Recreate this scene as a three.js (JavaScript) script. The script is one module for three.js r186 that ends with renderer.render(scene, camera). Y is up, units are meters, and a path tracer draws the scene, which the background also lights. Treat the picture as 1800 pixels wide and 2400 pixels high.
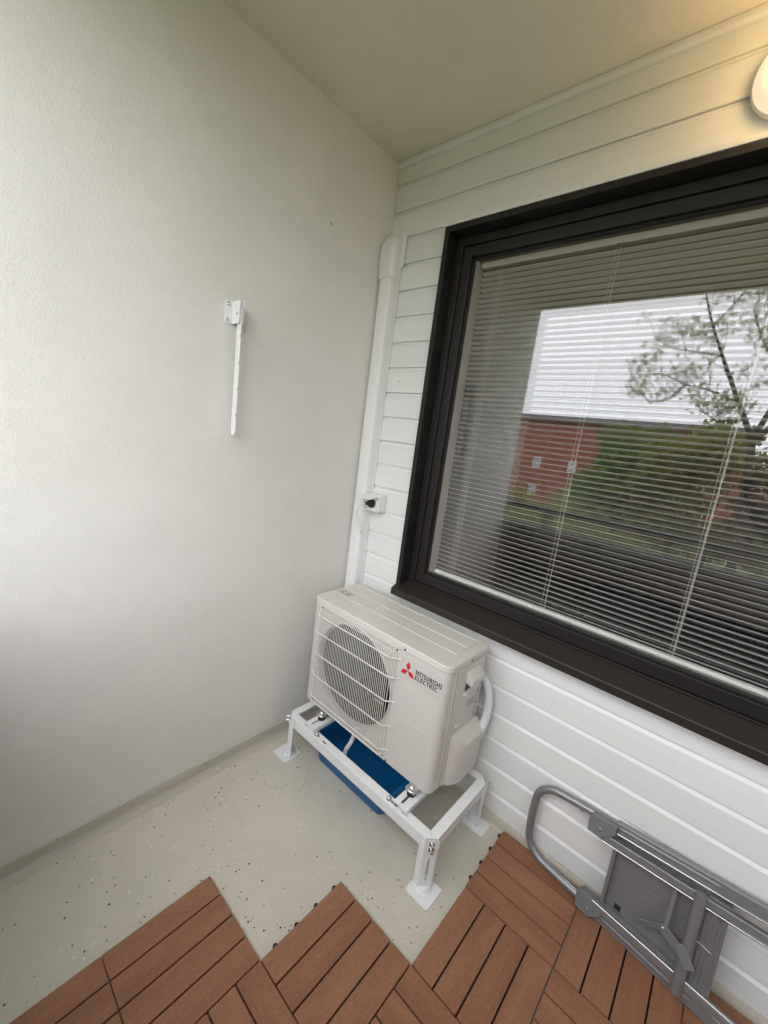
import * as THREE from 'three';
import { RoundedBoxGeometry } from 'three/addons/geometries/RoundedBoxGeometry.js';
import { mergeGeometries, mergeVertices, toCreasedNormals } from 'three/addons/utils/BufferGeometryUtils.js';
import { FontLoader } from 'three/addons/loaders/FontLoader.js';
import { TextGeometry } from 'three/addons/geometries/TextGeometry.js';
import { MarchingCubes } from 'three/addons/objects/MarchingCubes.js';
import { Brush, Evaluator, SUBTRACTION } from 'three-bvh-csg';

// ---------------------------------------------------------------- camera, sky, sun, exposure
const scene = new THREE.Scene();
const camera = new THREE.PerspectiveCamera(102.972, 768 / 1024, 0.02, 600);
camera.position.set(1.42036, 1.48335, 1.46721);
camera.quaternion.setFromRotationMatrix(new THREE.Matrix4().makeBasis(
  new THREE.Vector3(0.73929, 0.12723, -0.66126),
  new THREE.Vector3(-0.21606, 0.97489, -0.05398),
  new THREE.Vector3(0.63778, 0.18278, 0.74822)));
scene.add(camera);

const renderer = new THREE.WebGLRenderer({ antialias: true });
renderer.setSize(768, 1024);
renderer.toneMapping = THREE.LinearToneMapping;
renderer.toneMappingExposure = 4.7;
renderer.shadowMap.enabled = true;

{ // even overcast sky, a little brighter overhead
  const w = 256, h = 128, a = new Float32Array(w * h * 4);
  for (let j = 0; j < h; j++) {
    const up = Math.sin(((j + 0.5) / h - 0.5) * Math.PI);
    const k = up > 0 ? 0.86 + 0.3 * up : 0.3;
    for (let i = 0; i < w; i++) {
      const o = (j * w + i) * 4;
      a[o] = k * 0.955; a[o + 1] = k * 0.975; a[o + 2] = k * 1.03; a[o + 3] = 1;
    }
  }
  const t = new THREE.DataTexture(a, w, h, THREE.RGBAFormat, THREE.FloatType);
  t.mapping = THREE.EquirectangularReflectionMapping;
  t.magFilter = THREE.LinearFilter; t.minFilter = THREE.LinearFilter; t.needsUpdate = true;
  scene.background = t; scene.environment = t;
}
const sun = new THREE.DirectionalLight(0xfff6ea, 1.5);
sun.position.set(12, 40, -26); sun.target.position.set(1, 0, 1);
sun.castShadow = true; sun.shadow.radius = 40; sun.shadow.mapSize.set(2048, 2048);
Object.assign(sun.shadow.camera, { left: -30, right: 30, top: 30, bottom: -30, near: 1, far: 140 });
scene.add(sun, sun.target);

// ---------------------------------------------------------------- helpers
function rng(seed) {
  return () => { seed |= 0; seed = seed + 0x6D2B79F5 | 0; let t = Math.imul(seed ^ seed >>> 15, 1 | seed); t = t + Math.imul(t ^ t >>> 7, 61 | t) ^ t; return ((t ^ t >>> 14) >>> 0) / 4294967296; };
}
const V = (x, y, z) => new THREE.Vector3(x, y, z);
const names = {};
function numbered(n) { if (!(n in names)) { names[n] = 0; return n; } return n + '_' + String(++names[n]).padStart(3, '0'); }
function shadowed(o) { o.castShadow = true; o.receiveShadow = true; return o; }
function mesh(name, geo, mat, parent) {           // parent given: a part; else top-level
  const m = shadowed(new THREE.Mesh(Array.isArray(geo) ? merge(geo) : geo, mat));
  m.name = parent ? name : numbered(name); (parent || scene).add(m); return m;
}
function thing(name, label, category, pos = [0, 0, 0], group) {
  const o = new THREE.Group(); o.name = numbered(name); o.position.set(...pos); o.userData = { label, category };
  if (group) o.userData.group = group;
  scene.add(o); return o;
}
function tag(o, label, category, group) { o.userData.label = label; o.userData.category = category; if (group) o.userData.group = group; return o; }
function structure(o, label, category) { o.userData.kind = 'structure'; o.userData.label = label; o.userData.category = category; return o; }
function merge(list) {
  return mergeGeometries(list.map(g => {
    const n = g.index ? g.toNonIndexed() : g.clone();
    for (const k of Object.keys(n.attributes)) if (!['position', 'normal', 'uv'].includes(k)) n.deleteAttribute(k);
    if (!n.attributes.uv) n.setAttribute('uv', new THREE.BufferAttribute(new Float32Array(n.attributes.position.count * 2), 2));
    n.clearGroups && n.clearGroups(); return n;
  }));
}
// uv in metres, laid along the two axes that the face spans
function muv(geo, sw = false, du = 0, dv = 0) {
  const g = geo.index ? geo.toNonIndexed() : geo, p = g.attributes.position, n = g.attributes.normal, uv = new Float32Array(p.count * 2);
  for (let i = 0; i < p.count; i++) {
    const ax = Math.abs(n.getX(i)), ay = Math.abs(n.getY(i)), az = Math.abs(n.getZ(i));
    let u, v;
    if (ax >= ay && ax >= az) { u = p.getZ(i); v = p.getY(i); } else if (ay >= az) { u = p.getX(i); v = p.getZ(i); } else { u = p.getX(i); v = p.getY(i); }
    if (sw) [u, v] = [v, u];
    uv[2 * i] = u + du; uv[2 * i + 1] = v + dv;
  }
  g.setAttribute('uv', new THREE.BufferAttribute(uv, 2)); return g;
}
function box(x0, y0, z0, x1, y1, z1, r = 0) {      // by its corners
  const w = x1 - x0, h = y1 - y0, d = z1 - z0;
  const g = r > 0 ? new RoundedBoxGeometry(w, h, d, 2, Math.min(r, w / 2.01, h / 2.01, d / 2.01)) : new THREE.BoxGeometry(w, h, d);
  g.translate((x0 + x1) / 2, (y0 + y1) / 2, (z0 + z1) / 2); return muv(g);
}
function cyl(p, q, r0, r1 = r0, seg = 16, open = false) {
  const d = q.clone().sub(p), g = new THREE.CylinderGeometry(r1, r0, d.length(), seg, 1, open);
  g.applyQuaternion(new THREE.Quaternion().setFromUnitVectors(V(0, 1, 0), d.clone().normalize()));
  g.translate((p.x + q.x) / 2, (p.y + q.y) / 2, (p.z + q.z) / 2); return g;
}
function tube(pts, r, seg = 40, rad = 10, closed = false, tension = 0.5) {
  return new THREE.TubeGeometry(new THREE.CatmullRomCurve3(pts, closed, 'catmullrom', tension), seg, r, rad, closed);
}
function rr(x0, y0, x1, y1, r) {
  const s = new THREE.Shape(); const [a, b, c, d] = Array.isArray(r) ? r : [r, r, r, r];   // bl, br, tr, tl
  s.moveTo(x0 + a, y0); s.lineTo(x1 - b, y0); if (b) s.absarc(x1 - b, y0 + b, b, -Math.PI / 2, 0);
  s.lineTo(x1, y1 - c); if (c) s.absarc(x1 - c, y1 - c, c, 0, Math.PI / 2);
  s.lineTo(x0 + d, y1); if (d) s.absarc(x0 + d, y1 - d, d, Math.PI / 2, Math.PI);
  s.lineTo(x0, y0 + a); if (a) s.absarc(x0 + a, y0 + a, a, Math.PI, Math.PI * 1.5);
  return s;
}
function ext(shape, depth, bevel = 0, cs = 8, bs = 2) {
  return new THREE.ExtrudeGeometry(shape, { depth: depth - 2 * bevel, bevelEnabled: bevel > 0, bevelThickness: bevel, bevelSize: bevel, bevelOffset: -bevel, bevelSegments: bs, curveSegments: cs }).translate(0, 0, bevel);
}
const upright = g => g.rotateX(-Math.PI / 2);       // a plan drawn as (x, -z), raised along y
// a section drawn as (z, y) and pulled along z, turned to run along x
function alongX(g, x0 = 0, crease = 0.4) {
  g = g.index ? g.toNonIndexed() : g; const p = g.attributes.position;
  for (let i = 0; i < p.count; i++) { const x = p.getX(i), z = p.getZ(i); p.setX(i, z + x0); p.setZ(i, x); }
  for (let i = 0; i < p.count; i += 3) { const a = V().fromBufferAttribute(p, i + 1), b = V().fromBufferAttribute(p, i + 2); p.setXYZ(i + 1, b.x, b.y, b.z); p.setXYZ(i + 2, a.x, a.y, a.z); }
  g.computeVertexNormals(); return crease ? toCreasedNormals(g, crease) : g;
}
// a bar of a w by h cross section from p to q; 'side' points along w
function bar(p, q, w, h, side, r = 0.002) {
  const d = q.clone().sub(p), L = d.length(); d.normalize();
  const s = side.clone().addScaledVector(d, -side.dot(d)).normalize(), t = V().crossVectors(d, s);
  const g = new RoundedBoxGeometry(w, h, L, 2, Math.min(r, w / 2.05, h / 2.05));
  muv(g);
  g.applyMatrix4(new THREE.Matrix4().makeBasis(s, t, d).setPosition((p.x + q.x) / 2, (p.y + q.y) / 2, (p.z + q.z) / 2));
  return g;
}
// ---------------------------------------------------------------- procedural textures
function noiseField(n, cells, seed, cy = cells) {      // one octave of periodic smooth noise, n x n
  const r = rng(seed), grid = new Float32Array(cells * cy); for (let i = 0; i < grid.length; i++) grid[i] = r();
  const out = new Float32Array(n * n), sm = t => t * t * (3 - 2 * t);
  for (let y = 0; y < n; y++) {
    const fy = y / n * cy, y0 = Math.floor(fy), ty = sm(fy - y0), r0 = (y0 % cy) * cells, r1 = ((y0 + 1) % cy) * cells;
    for (let x = 0; x < n; x++) {
      const fx = x / n * cells, x0 = Math.floor(fx), tx = sm(fx - x0), a = x0 % cells, b = (x0 + 1) % cells;
      const p = grid[r0 + a] + (grid[r0 + b] - grid[r0 + a]) * tx, q = grid[r1 + a] + (grid[r1 + b] - grid[r1 + a]) * tx;
      out[y * n + x] = p + (q - p) * ty;
    }
  }
  return out;
}
function octaves(n, list) {      // list of [cells, weight, seed, cellsY]
  const out = new Float32Array(n * n); let s = 0;
  for (const [c, w, seed, cy] of list) { const f = noiseField(n, c, seed, cy || c); for (let i = 0; i < out.length; i++) out[i] += w * f[i]; s += w; }
  for (let i = 0; i < out.length; i++) out[i] /= s;
  return out;
}
function texture(n, fn, srgb, metres) {
  const a = new Uint8Array(n * n * 4);
  for (let i = 0; i < n * n; i++) { const c = fn(i, i % n, Math.floor(i / n)); for (let k = 0; k < 3; k++) a[i * 4 + k] = Math.max(0, Math.min(255, Math.round((c.length ? c[k] : c) * 255))); a[i * 4 + 3] = 255; }
  const t = new THREE.DataTexture(a, n, n, THREE.RGBAFormat);
  t.wrapS = t.wrapT = THREE.RepeatWrapping; t.magFilter = THREE.LinearFilter; t.minFilter = THREE.LinearMipmapLinearFilter; t.generateMipmaps = true;
  if (srgb) t.colorSpace = THREE.SRGBColorSpace;
  const m = Array.isArray(metres) ? metres : [metres, metres];
  t.repeat.set(1 / m[0], 1 / m[1]); t.needsUpdate = true; return t;
}
function again(t, mx, my = mx) { const c = t.clone(); c.repeat.set(1 / mx, 1 / my); c.needsUpdate = true; return c; }
const std = o => new THREE.MeshStandardMaterial(o);
const lin = (r, g, b) => new THREE.Color().setRGB(r, g, b);

const peel = octaves(1024, [[200, 1, 11], [130, 1.2, 12], [60, 0.35, 13], [340, 0.4, 14]]);
const plasterBump = texture(1024, i => { const v = peel[i]; return Math.min(1, Math.max(0, (v - 0.3) * 2.2)); }, false, 0.9);
const blot = octaves(512, [[5, 1, 21], [11, 0.8, 22], [23, 0.5, 23], [60, 0.35, 24], [128, 0.35, 25]]);
const plasterTone = texture(512, i => { const v = 0.955 + (blot[i] - 0.5) * 0.075; return [v, v * 0.999, v * 0.994]; }, true, 2.7);
const smudge = texture(512, i => 0.5 + (blot[i] - 0.5) * 0.9, false, 1.3);
const fine = octaves(512, [[128, 1, 31], [256, 0.7, 32], [40, 0.5, 33]]);
const fineBump = texture(512, i => fine[i], false, 0.35);

// flecked floor coating
const floorTex = (() => {
  const n = 2048, base = octaves(n, [[6, 1, 41], [17, 0.8, 42], [50, 0.4, 43], [300, 0.3, 44]]), a = new Float32Array(n * n * 3);
  for (let i = 0; i < n * n; i++) { const v = 1 + (base[i] - 0.5) * 0.09; a[3 * i] = 0.785 * v; a[3 * i + 1] = 0.762 * v; a[3 * i + 2] = 0.705 * v; }
  const r = rng(77);
  const fleck = (cx, cy, R, col) => {
    const k = 4 + Math.floor(r() * 3), ph = r() * 6.28, el = 0.5 + r() * 0.5, rot = r() * 3.14, cs = Math.cos(rot), sn = Math.sin(rot);
    for (let y = -Math.ceil(R); y <= R; y++) for (let x = -Math.ceil(R); x <= R; x++) {
      const u = x * cs + y * sn, v = (-x * sn + y * cs) / el, th = Math.atan2(v, u), d = Math.hypot(u, v), lim = R * (0.75 + 0.25 * Math.cos(k * th + ph));
      const al = Math.max(0, Math.min(1, lim - d + 0.5)); if (al <= 0) continue;
      const o = 3 * (((cy + y + n) % n) * n + (cx + x + n) % n);
      for (let c = 0; c < 3; c++) a[o + c] += (col[c] - a[o + c]) * al;
    }
  };
  const clump = noiseField(512, 9, 5);
  for (let i = 0; i < 6200; i++) {
    const x = Math.floor(r() * n), y = Math.floor(r() * n); if (clump[(y >> 2) * 512 + (x >> 2)] < 0.1 + r() * 0.4) continue;
    const t = r(); const R = 0.95 + Math.pow(r(), 3) * 2.9;
    fleck(x, y, R, t < 0.46 ? [0.93, 0.92, 0.88] : t < 0.86 ? [0.12, 0.115, 0.11] : [0.42, 0.39, 0.34]);
  }
  return texture(n, i => [a[3 * i], a[3 * i + 1], a[3 * i + 2]], true, 2.05);
})();
const boardGrain = octaves(1024, [[4, 1, 51, 60], [9, 0.8, 52, 160], [24, 0.7, 53, 340], [120, 0.35, 54, 400]]);
const boardBump = texture(1024, (i, x, y) => boardGrain[i], false, [1.7, 0.42]);
const boardTone = (() => {
  const n = 1024, a = new Float32Array(n * n), r = rng(61);
  for (let i = 0; i < n * n; i++) a[i] = 0.96 + (boardGrain[i] - 0.5) * 0.035;
  for (let k = 0; k < 60; k++) { const cx = r() * n, cy = r() * n, R = 1 + r() * 2.2, dk = 0.06 + r() * 0.25; for (let y = -8; y <= 8; y++) for (let x = -4; x <= 4; x++) { const d = Math.hypot(x * 1.6, y * 0.6); if (d < R) a[(Math.floor(cy + y + n) % n) * n + Math.floor(cx + x + n) % n] -= dk * (1 - d / R); } }
  return texture(n, i => { const v = a[i]; return [v, v, v * 0.995]; }, true, [1.9, 0.47]);
})();
const compGrain = octaves(1024, [[8, 0.45, 71, 90], [20, 0.45, 72, 300], [300, 1.2, 73], [150, 0.9, 75], [5, 0.9, 74, 8]]);
const compTone = texture(1024, i => { const v = 0.9 + (compGrain[i] - 0.5) * 0.42; return [v, v * 0.985, v * 0.96]; }, true, [0.6, 0.3]);
const compBump = texture(1024, i => compGrain[i], false, [0.6, 0.3]);
const brickTex = texture(512, (i, x, y) => {
  const rows = 32, row = Math.floor(y / 512 * rows), fy = y / 512 * rows - row, cx = x / 512 * 10 + (row % 2) * 0.5, cxi = Math.floor(cx), fx = cx - cxi;
  if (fy < 0.14 || fx < 0.05) return [0.36, 0.29, 0.26];
  const q = rng((cxi % 10) * 131 + row * 977 + 3)(); const k = 0.8 + 0.35 * q; return [0.47 * k, 0.255 * k, 0.20 * k];
}, true, 2.4);

const M = {
  plaster: std({ color: lin(0.85, 0.83, 0.785), map: plasterTone, bumpMap: again(plasterBump, 0.46), bumpScale: 0.00042, roughness: 0.9 }),
  ceiling: std({ color: lin(0.86, 0.82, 0.71), map: again(plasterTone, 1.9), bumpMap: again(plasterBump, 0.6), bumpScale: 0.0006, roughness: 0.95 }),  // warm light under the ceiling put into its base colour
  floor: std({ map: floorTex, roughness: 0.42, roughnessMap: again(smudge, 0.8), bumpMap: again(plasterBump, 1.4), bumpScale: 0.0002 }),
  cove: std({ color: lin(0.86, 0.85, 0.84), map: floorTex, roughness: 0.5 }),  // floor coating darkened, shade on the skirting put into the colour
  white: std({ color: lin(0.86, 0.86, 0.84), map: boardTone, bumpMap: boardBump, bumpScale: 0.00022, roughness: 0.42 }),
  white2: std({ color: lin(0.845, 0.845, 0.83), map: again(boardTone, 1.3, 0.61), bumpMap: again(boardBump, 1.2, 0.5), bumpScale: 0.00025, roughness: 0.46 }),
  pvc: std({ color: lin(0.79, 0.79, 0.775), roughness: 0.35, bumpMap: fineBump, bumpScale: 0.00003 }),
  dark: std({ color: lin(0.0095, 0.0068, 0.0056), roughness: 0.5, bumpMap: again(fineBump, 0.12), bumpScale: 0.00003 }),
  darker: std({ color: lin(0.0065, 0.005, 0.0042), roughness: 0.6 }),
  brownSill: std({ color: lin(0.017, 0.0128, 0.0108), roughness: 0.55, bumpMap: again(fineBump, 0.1), bumpScale: 0.00005 }),
  glass: new THREE.MeshPhysicalMaterial({ color: 0xffffff, transmission: 1, thickness: 0, roughness: 0, ior: 2.05, side: THREE.DoubleSide }),
  lining: std({ color: lin(0.42, 0.40, 0.35), roughness: 0.5 }),  // white toned down, shade of the window recess put into the colour
  blind: std({ color: lin(0.80, 0.79, 0.74), roughness: 0.4 }),
  cord: std({ color: lin(0.8, 0.78, 0.72), roughness: 0.8 }),
  acBody: std({ color: lin(0.62, 0.585, 0.54), roughness: 0.38, bumpMap: again(fineBump, 0.08), bumpScale: 0.00004 }),
  acLid: std({ color: lin(0.66, 0.63, 0.58), roughness: 0.36, bumpMap: again(fineBump, 0.08), bumpScale: 0.00003 }),
  wire: std({ color: lin(0.76, 0.735, 0.68), roughness: 0.35 }),
  black: std({ color: lin(0.012, 0.012, 0.013), roughness: 0.55 }),
  rubber: std({ color: lin(0.016, 0.016, 0.016), roughness: 0.75 }),
  fan: std({ color: lin(0.02, 0.02, 0.021), roughness: 0.45 }),  // fan grey blackened, shade of the cavity put into the colour
  fins: std({ color: lin(0.014, 0.014, 0.015), roughness: 0.6, metalness: 0.3 }),  // fins blackened to stand for the shade deep in the unit
  red: std({ color: lin(0.62, 0.012, 0.03), roughness: 0.4 }),
  ink: std({ color: lin(0.012, 0.012, 0.013), roughness: 0.45 }),
  sticker: new THREE.MeshPhysicalMaterial({ color: lin(0.60, 0.565, 0.52), roughness: 0.22 }),
  powder: std({ color: lin(0.79, 0.795, 0.79), roughness: 0.38, bumpMap: again(fineBump, 0.06), bumpScale: 0.00005 }),
  zinc: std({ color: lin(0.66, 0.67, 0.68), roughness: 0.2, metalness: 1 }),
  alu: std({ color: lin(0.30, 0.305, 0.32), roughness: 0.42, metalness: 0.6 }),
  aluBright: std({ color: lin(0.74, 0.745, 0.75), roughness: 0.24, metalness: 0.9 }),
  greyPlastic: std({ color: lin(0.175, 0.178, 0.185), roughness: 0.5 }),
  step: std({ color: lin(0.23, 0.225, 0.222), roughness: 0.45, metalness: 0.35 }),
  blue: std({ color: lin(0.004, 0.12, 0.32), roughness: 0.38, bumpMap: again(fineBump, 0.2), bumpScale: 0.0001 }),
  hose: std({ color: lin(0.72, 0.74, 0.76), roughness: 0.5 }),
  base: std({ color: lin(0.014, 0.013, 0.012), roughness: 0.7 }),
  brick: std({ map: brickTex, roughness: 0.9 }),
  bark: std({ color: lin(0.055, 0.043, 0.032), roughness: 0.95, bumpMap: again(plasterBump, 0.7), bumpScale: 0.01 }),
};
const deckMats = [[0.36, 0.168, 0.088], [0.342, 0.158, 0.082], [0.374, 0.18, 0.097], [0.322, 0.147, 0.075]].map(([r, g, b], i) =>
  std({ color: lin(r, g, b), map: again(compTone, 0.55 + 0.07 * i, 0.26 + 0.03 * i), bumpMap: compBump, bumpScale: 0.0005, roughness: 0.68 }));

// ---------------------------------------------------------------- the balcony shell
const H = 2.652, XR = 2.95, ZE = 1.6;        // ceiling height, far end (pulled in to cut sidelong light), open edge
{
  const f = mesh('balcony_floor', box(-0.2, -0.2, -0.2, XR + 0.2, 0, ZE + 0.02), M.floor);
  structure(f, 'pale grey flecked coated balcony floor', 'floor');
  // coved skirting of the same coating, its shade painted in as a darker tone
  const cove = (h, d, len, wob) => {
    const s = new THREE.Shape(), q = h * 0.42; s.moveTo(-0.004, -0.004); s.lineTo(d, -0.004); s.lineTo(d, 0.0006);
    for (let i = 0; i <= 7; i++) { const t = i / 7 * Math.PI / 2; s.lineTo(0.0095 + (d - 0.0095) * (1 - Math.sin(t)), 0.0006 + q * (1 - Math.cos(t))); }
    s.lineTo(0.0072, h - 0.003); s.lineTo(0.0052, h - 0.0005); s.lineTo(-0.004, h);
    const g = new THREE.ExtrudeGeometry(s, { depth: len, bevelEnabled: false, steps: 60 }), p = g.attributes.position;
    for (let i = 0; i < p.count; i++) if (p.getY(i) > 0.02) p.setY(i, p.getY(i) + wob * (Math.sin(p.getZ(i) * 9) + Math.sin(p.getZ(i) * 23 + 1) * 0.6) * 0.0016 * p.getY(i) / h);
    g.computeVertexNormals(); return toCreasedNormals(g, 0.6);
  };
  mesh('cove_skirting', muv(cove(0.061, 0.036, ZE, 1)), M.cove, f);
  mesh('cove_skirting', muv(alongX(cove(0.045, 0.028, XR, 1), 0, 0.6)), M.cove, f);
}
const leftWall = tag(mesh('plaster_wall', box(-0.2, 0.0, -0.2, 0, H, ZE), M.plaster), 'rough off-white plastered side wall left of the siding', 'wall');
mesh('filler_spot', new THREE.SphereGeometry(0.006, 12, 8).scale(0.25, 1, 0.8).translate(0, 2.270, 0.343), std({ color: lin(0.42, 0.36, 0.26), roughness: 0.9 }), leftWall);
tag(mesh('plaster_wall', box(XR, 0.0, -0.2, XR + 0.2, H, ZE), M.plaster), 'unseen plastered end wall, set close to cut sidelong sky light', 'wall');  // added out of view to keep the lower left dark
structure(mesh('ceiling', box(-0.2, H, -0.2, XR + 0.2, H + 0.22, ZE + 0.05), M.ceiling), 'matt grey white balcony ceiling', 'ceiling');
tag(mesh('edge_beam', box(-0.2, 2.575, ZE, XR + 0.2, H - 0.001, ZE + 0.05, 0.004), M.plaster), 'shallow beam along the open edge of the ceiling', 'beam');

// parapet behind the camera
{
  const t = thing('parapet', 'dark balcony parapet with a black handrail above it', 'parapet', [0, 0, ZE]);
  for (let k = 0; k < 3; k++) mesh('panel', box(k * 0.982 + 0.001, -0.19, 0.021, (k + 1) * 0.982 - 0.001, 0.90, 0.05, 0.003), M.darker, t);
  mesh('top_rail', box(0, 0.9, 0.0, XR, 0.935, 0.07, 0.006), M.darker, t);
  mesh('handrail', cyl(V(0, 1.075, 0.035), V(XR, 1.075, 0.035), 0.024), M.darker, t);
  for (let k = 0; k < 3; k++) mesh('post', box(0.3 + k * 1.0, 0.0, 0.051, 0.34 + k * 1.0, 1.06, 0.071, 0.003), M.darker, t);
}
// siding: painted boards on the house wall
const WX0 = 0.325, WX1 = 2.62, WY0 = 0.775, WY1 = 2.322;      // outer edges of the window casing
{
  const t = thing('siding_wall', 'white painted horizontal board siding around the window', 'wall');
  const B = -0.0215;
  const seal = M.white2;
  mesh('backing', [box(0, 0.0, -0.2, WX0 + 0.01, H, B), box(WX1 - 0.01, 0.0, -0.2, XR, H, B), box(WX0 + 0.01, WY1 - 0.01, -0.2, WX1 - 0.01, H, B), box(WX0 + 0.01, 0.0, -0.2, WX1 - 0.01, WY0 + 0.01, B)], seal, t);
  const r = rng(5);
  const board = (x0, x1, yb, yt, mat) => {     // section drawn in (z, y), pulled along x
    const s = new THREE.Shape(), j = (r() - 0.5) * 0.0012;
    s.moveTo(-0.021, yb + 0.0006); s.lineTo(-0.0015 + j, yb + 0.0006); s.lineTo(j, yb + 0.0022); s.lineTo(j, yt - 0.0165); s.lineTo(-0.0015 + j, yt - 0.0145); s.lineTo(-0.0060 + j, yt - 0.0095); s.lineTo(-0.0072 + j, yt - 0.0075); s.lineTo(-0.0072 + j, yt - 0.0008); s.lineTo(-0.021, yt - 0.0008);
    const g = alongX(new THREE.ExtrudeGeometry(s, { depth: x1 - x0, bevelEnabled: false }), x0, 0.3);
    const m = mesh('board', muv(g, false, r() * 3, r() * 3), mat, t); return m;
  };
  for (let k = -3; k < 21; k++) {
    const yt = 2.346 - 0.1106 * k, yb = Math.max(yt - 0.1106, k === 20 ? 0.043 : 0);
    const y1 = Math.min(yt, 2.645), mat = k % 2 ? M.white : M.white2;
    if (yb >= 2.62) continue;
    if (yb >= WY1 + 0.01 || yt <= WY0) board(0.002, XR, yb, y1, mat);
    else if (yt > WY0 && yb < WY0) { board(0.002, WX0 - 0.002, yb, y1, mat); board(WX0 - 0.001, WX1 + 0.001, yb, WY0 - 0.002, mat); board(WX1 + 0.002, XR, yb, y1, mat); }
    else { board(0.002, WX0 - 0.002, yb, y1, mat); board(WX1 + 0.002, XR, yb, y1, mat); }
  }
  mesh('nail_head', new THREE.SphereGeometry(0.0032, 10, 8).scale(1, 1, 0.4).translate(0.162, 1.733, 0), std({ color: lin(0.16, 0.09, 0.06), roughness: 0.8 }), t);
  mesh('top_moulding', muv(alongX(ext(rr(0, 0, 0.017, 0.024, [0.001, 0.008, 0.003, 0.001]), XR - 0.004), 0.002).translate(0, 2.6275, 0)), M.white, t);
  mesh('drip_strip', box(WX0 - 0.012, WY1 + 0.001, -0.008, WX1 + 0.012, WY1 + 0.016, 0.036, 0.002), M.white, t);
}
// window
const ZG = -0.06;
{
  const t = thing('window', 'large dark brown framed window in the white siding', 'window');
  const f = 0.034;        // front of the casing
  const side = (x0, x1) => box(x0, WY0 + 0.03, -0.03, x1, WY1 - 0.022, f, 0.002);
  mesh('casing_board', side(WX0, WX0 + 0.022), M.darker, t);
  mesh('casing_board', side(WX1 - 0.022, WX1), M.darker, t);
  mesh('casing_board', box(WX0, WY1 - 0.022, -0.03, WX1, WY1, f + 0.001, 0.002), M.darker, t);
  // frame, stepped back
  const fr = (o, w, z0, z1, name, mat, ob = o, wb = w) => {     // a four-sided frame at offset o, face width w; the foot may differ
    const x0 = WX0 + o, x1 = WX1 - o, y0 = WY0 + ob, y1 = WY1 - o;
    mesh(name, box(x0, y0, z0, x0 + w, y1, z1, 0.0025), mat, t); mesh(name, box(x1 - w, y0, z0, x1, y1, z1, 0.0025), mat, t);
    mesh(name, box(x0 + w, y1 - w, z0, x1 - w, y1, z1 - 0.001, 0.0025), mat, t); mesh(name, box(x0 + w, y0, z0, x1 - w, y0 + wb, z1 - 0.001, 0.0025), mat, t);
  };
  fr(0.0225, 0.034, -0.15, -0.026, 'frame_rail', M.dark, 0.0225, 0.045);
  fr(0.0575, 0.040, -0.14, -0.035, 'sash_rail', M.dark, 0.0685, 0.046);
  // glazing beads
  fr(0.0965, 0.008, -0.075, -0.05, 'glazing_bead', M.darker, 0.1135, 0.009);
  // sloping sill flashing with a turned-down front edge
  const sill = new THREE.Shape(); sill.moveTo(-0.02, WY0 + 0.062); sill.lineTo(0.052, WY0 + 0.030); sill.lineTo(0.055, WY0 + 0.026); sill.lineTo(0.055, WY0); sill.lineTo(0.049, WY0); sill.lineTo(0.049, WY0 + 0.024); sill.lineTo(-0.02, WY0 + 0.0565);
  const g = alongX(new THREE.ExtrudeGeometry(sill, { depth: WX1 - WX0 + 0.012, bevelEnabled: false }), WX0 - 0.006);
  mesh('sill', muv(g), M.brownSill, t);
  mesh('sill_underboard', box(WX0 + 0.001, WY0 + 0.002, -0.03, WX1 - 0.001, WY0 + 0.028, 0.045, 0.002), M.darker, t);
  const pane = (z) => mesh('pane', new THREE.PlaneGeometry(WX1 - WX0 - 0.206, WY1 - WY0 - 0.206).translate((WX0 + WX1) / 2, (WY0 + WY1) / 2, z), M.glass, t);
  pane(ZG); pane(-0.132);
  // white inner lining between the panes, greyed to stand for shade in the recess
  const liner = (x0, y0, x1, y1) => mesh('inner_lining', box(x0, y0, -0.126, x1, y1, ZG - 0.004, 0.001), M.lining, t);
  liner(WX0 + 0.1, WY0 + 0.1145, WX0 + 0.1055, WY1 - 0.1); liner(WX1 - 0.1055, WY0 + 0.1145, WX1 - 0.1, WY1 - 0.1);
  liner(WX0 + 0.106, WY0 + 0.1145, WX1 - 0.106, WY0 + 0.1195);
}
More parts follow.
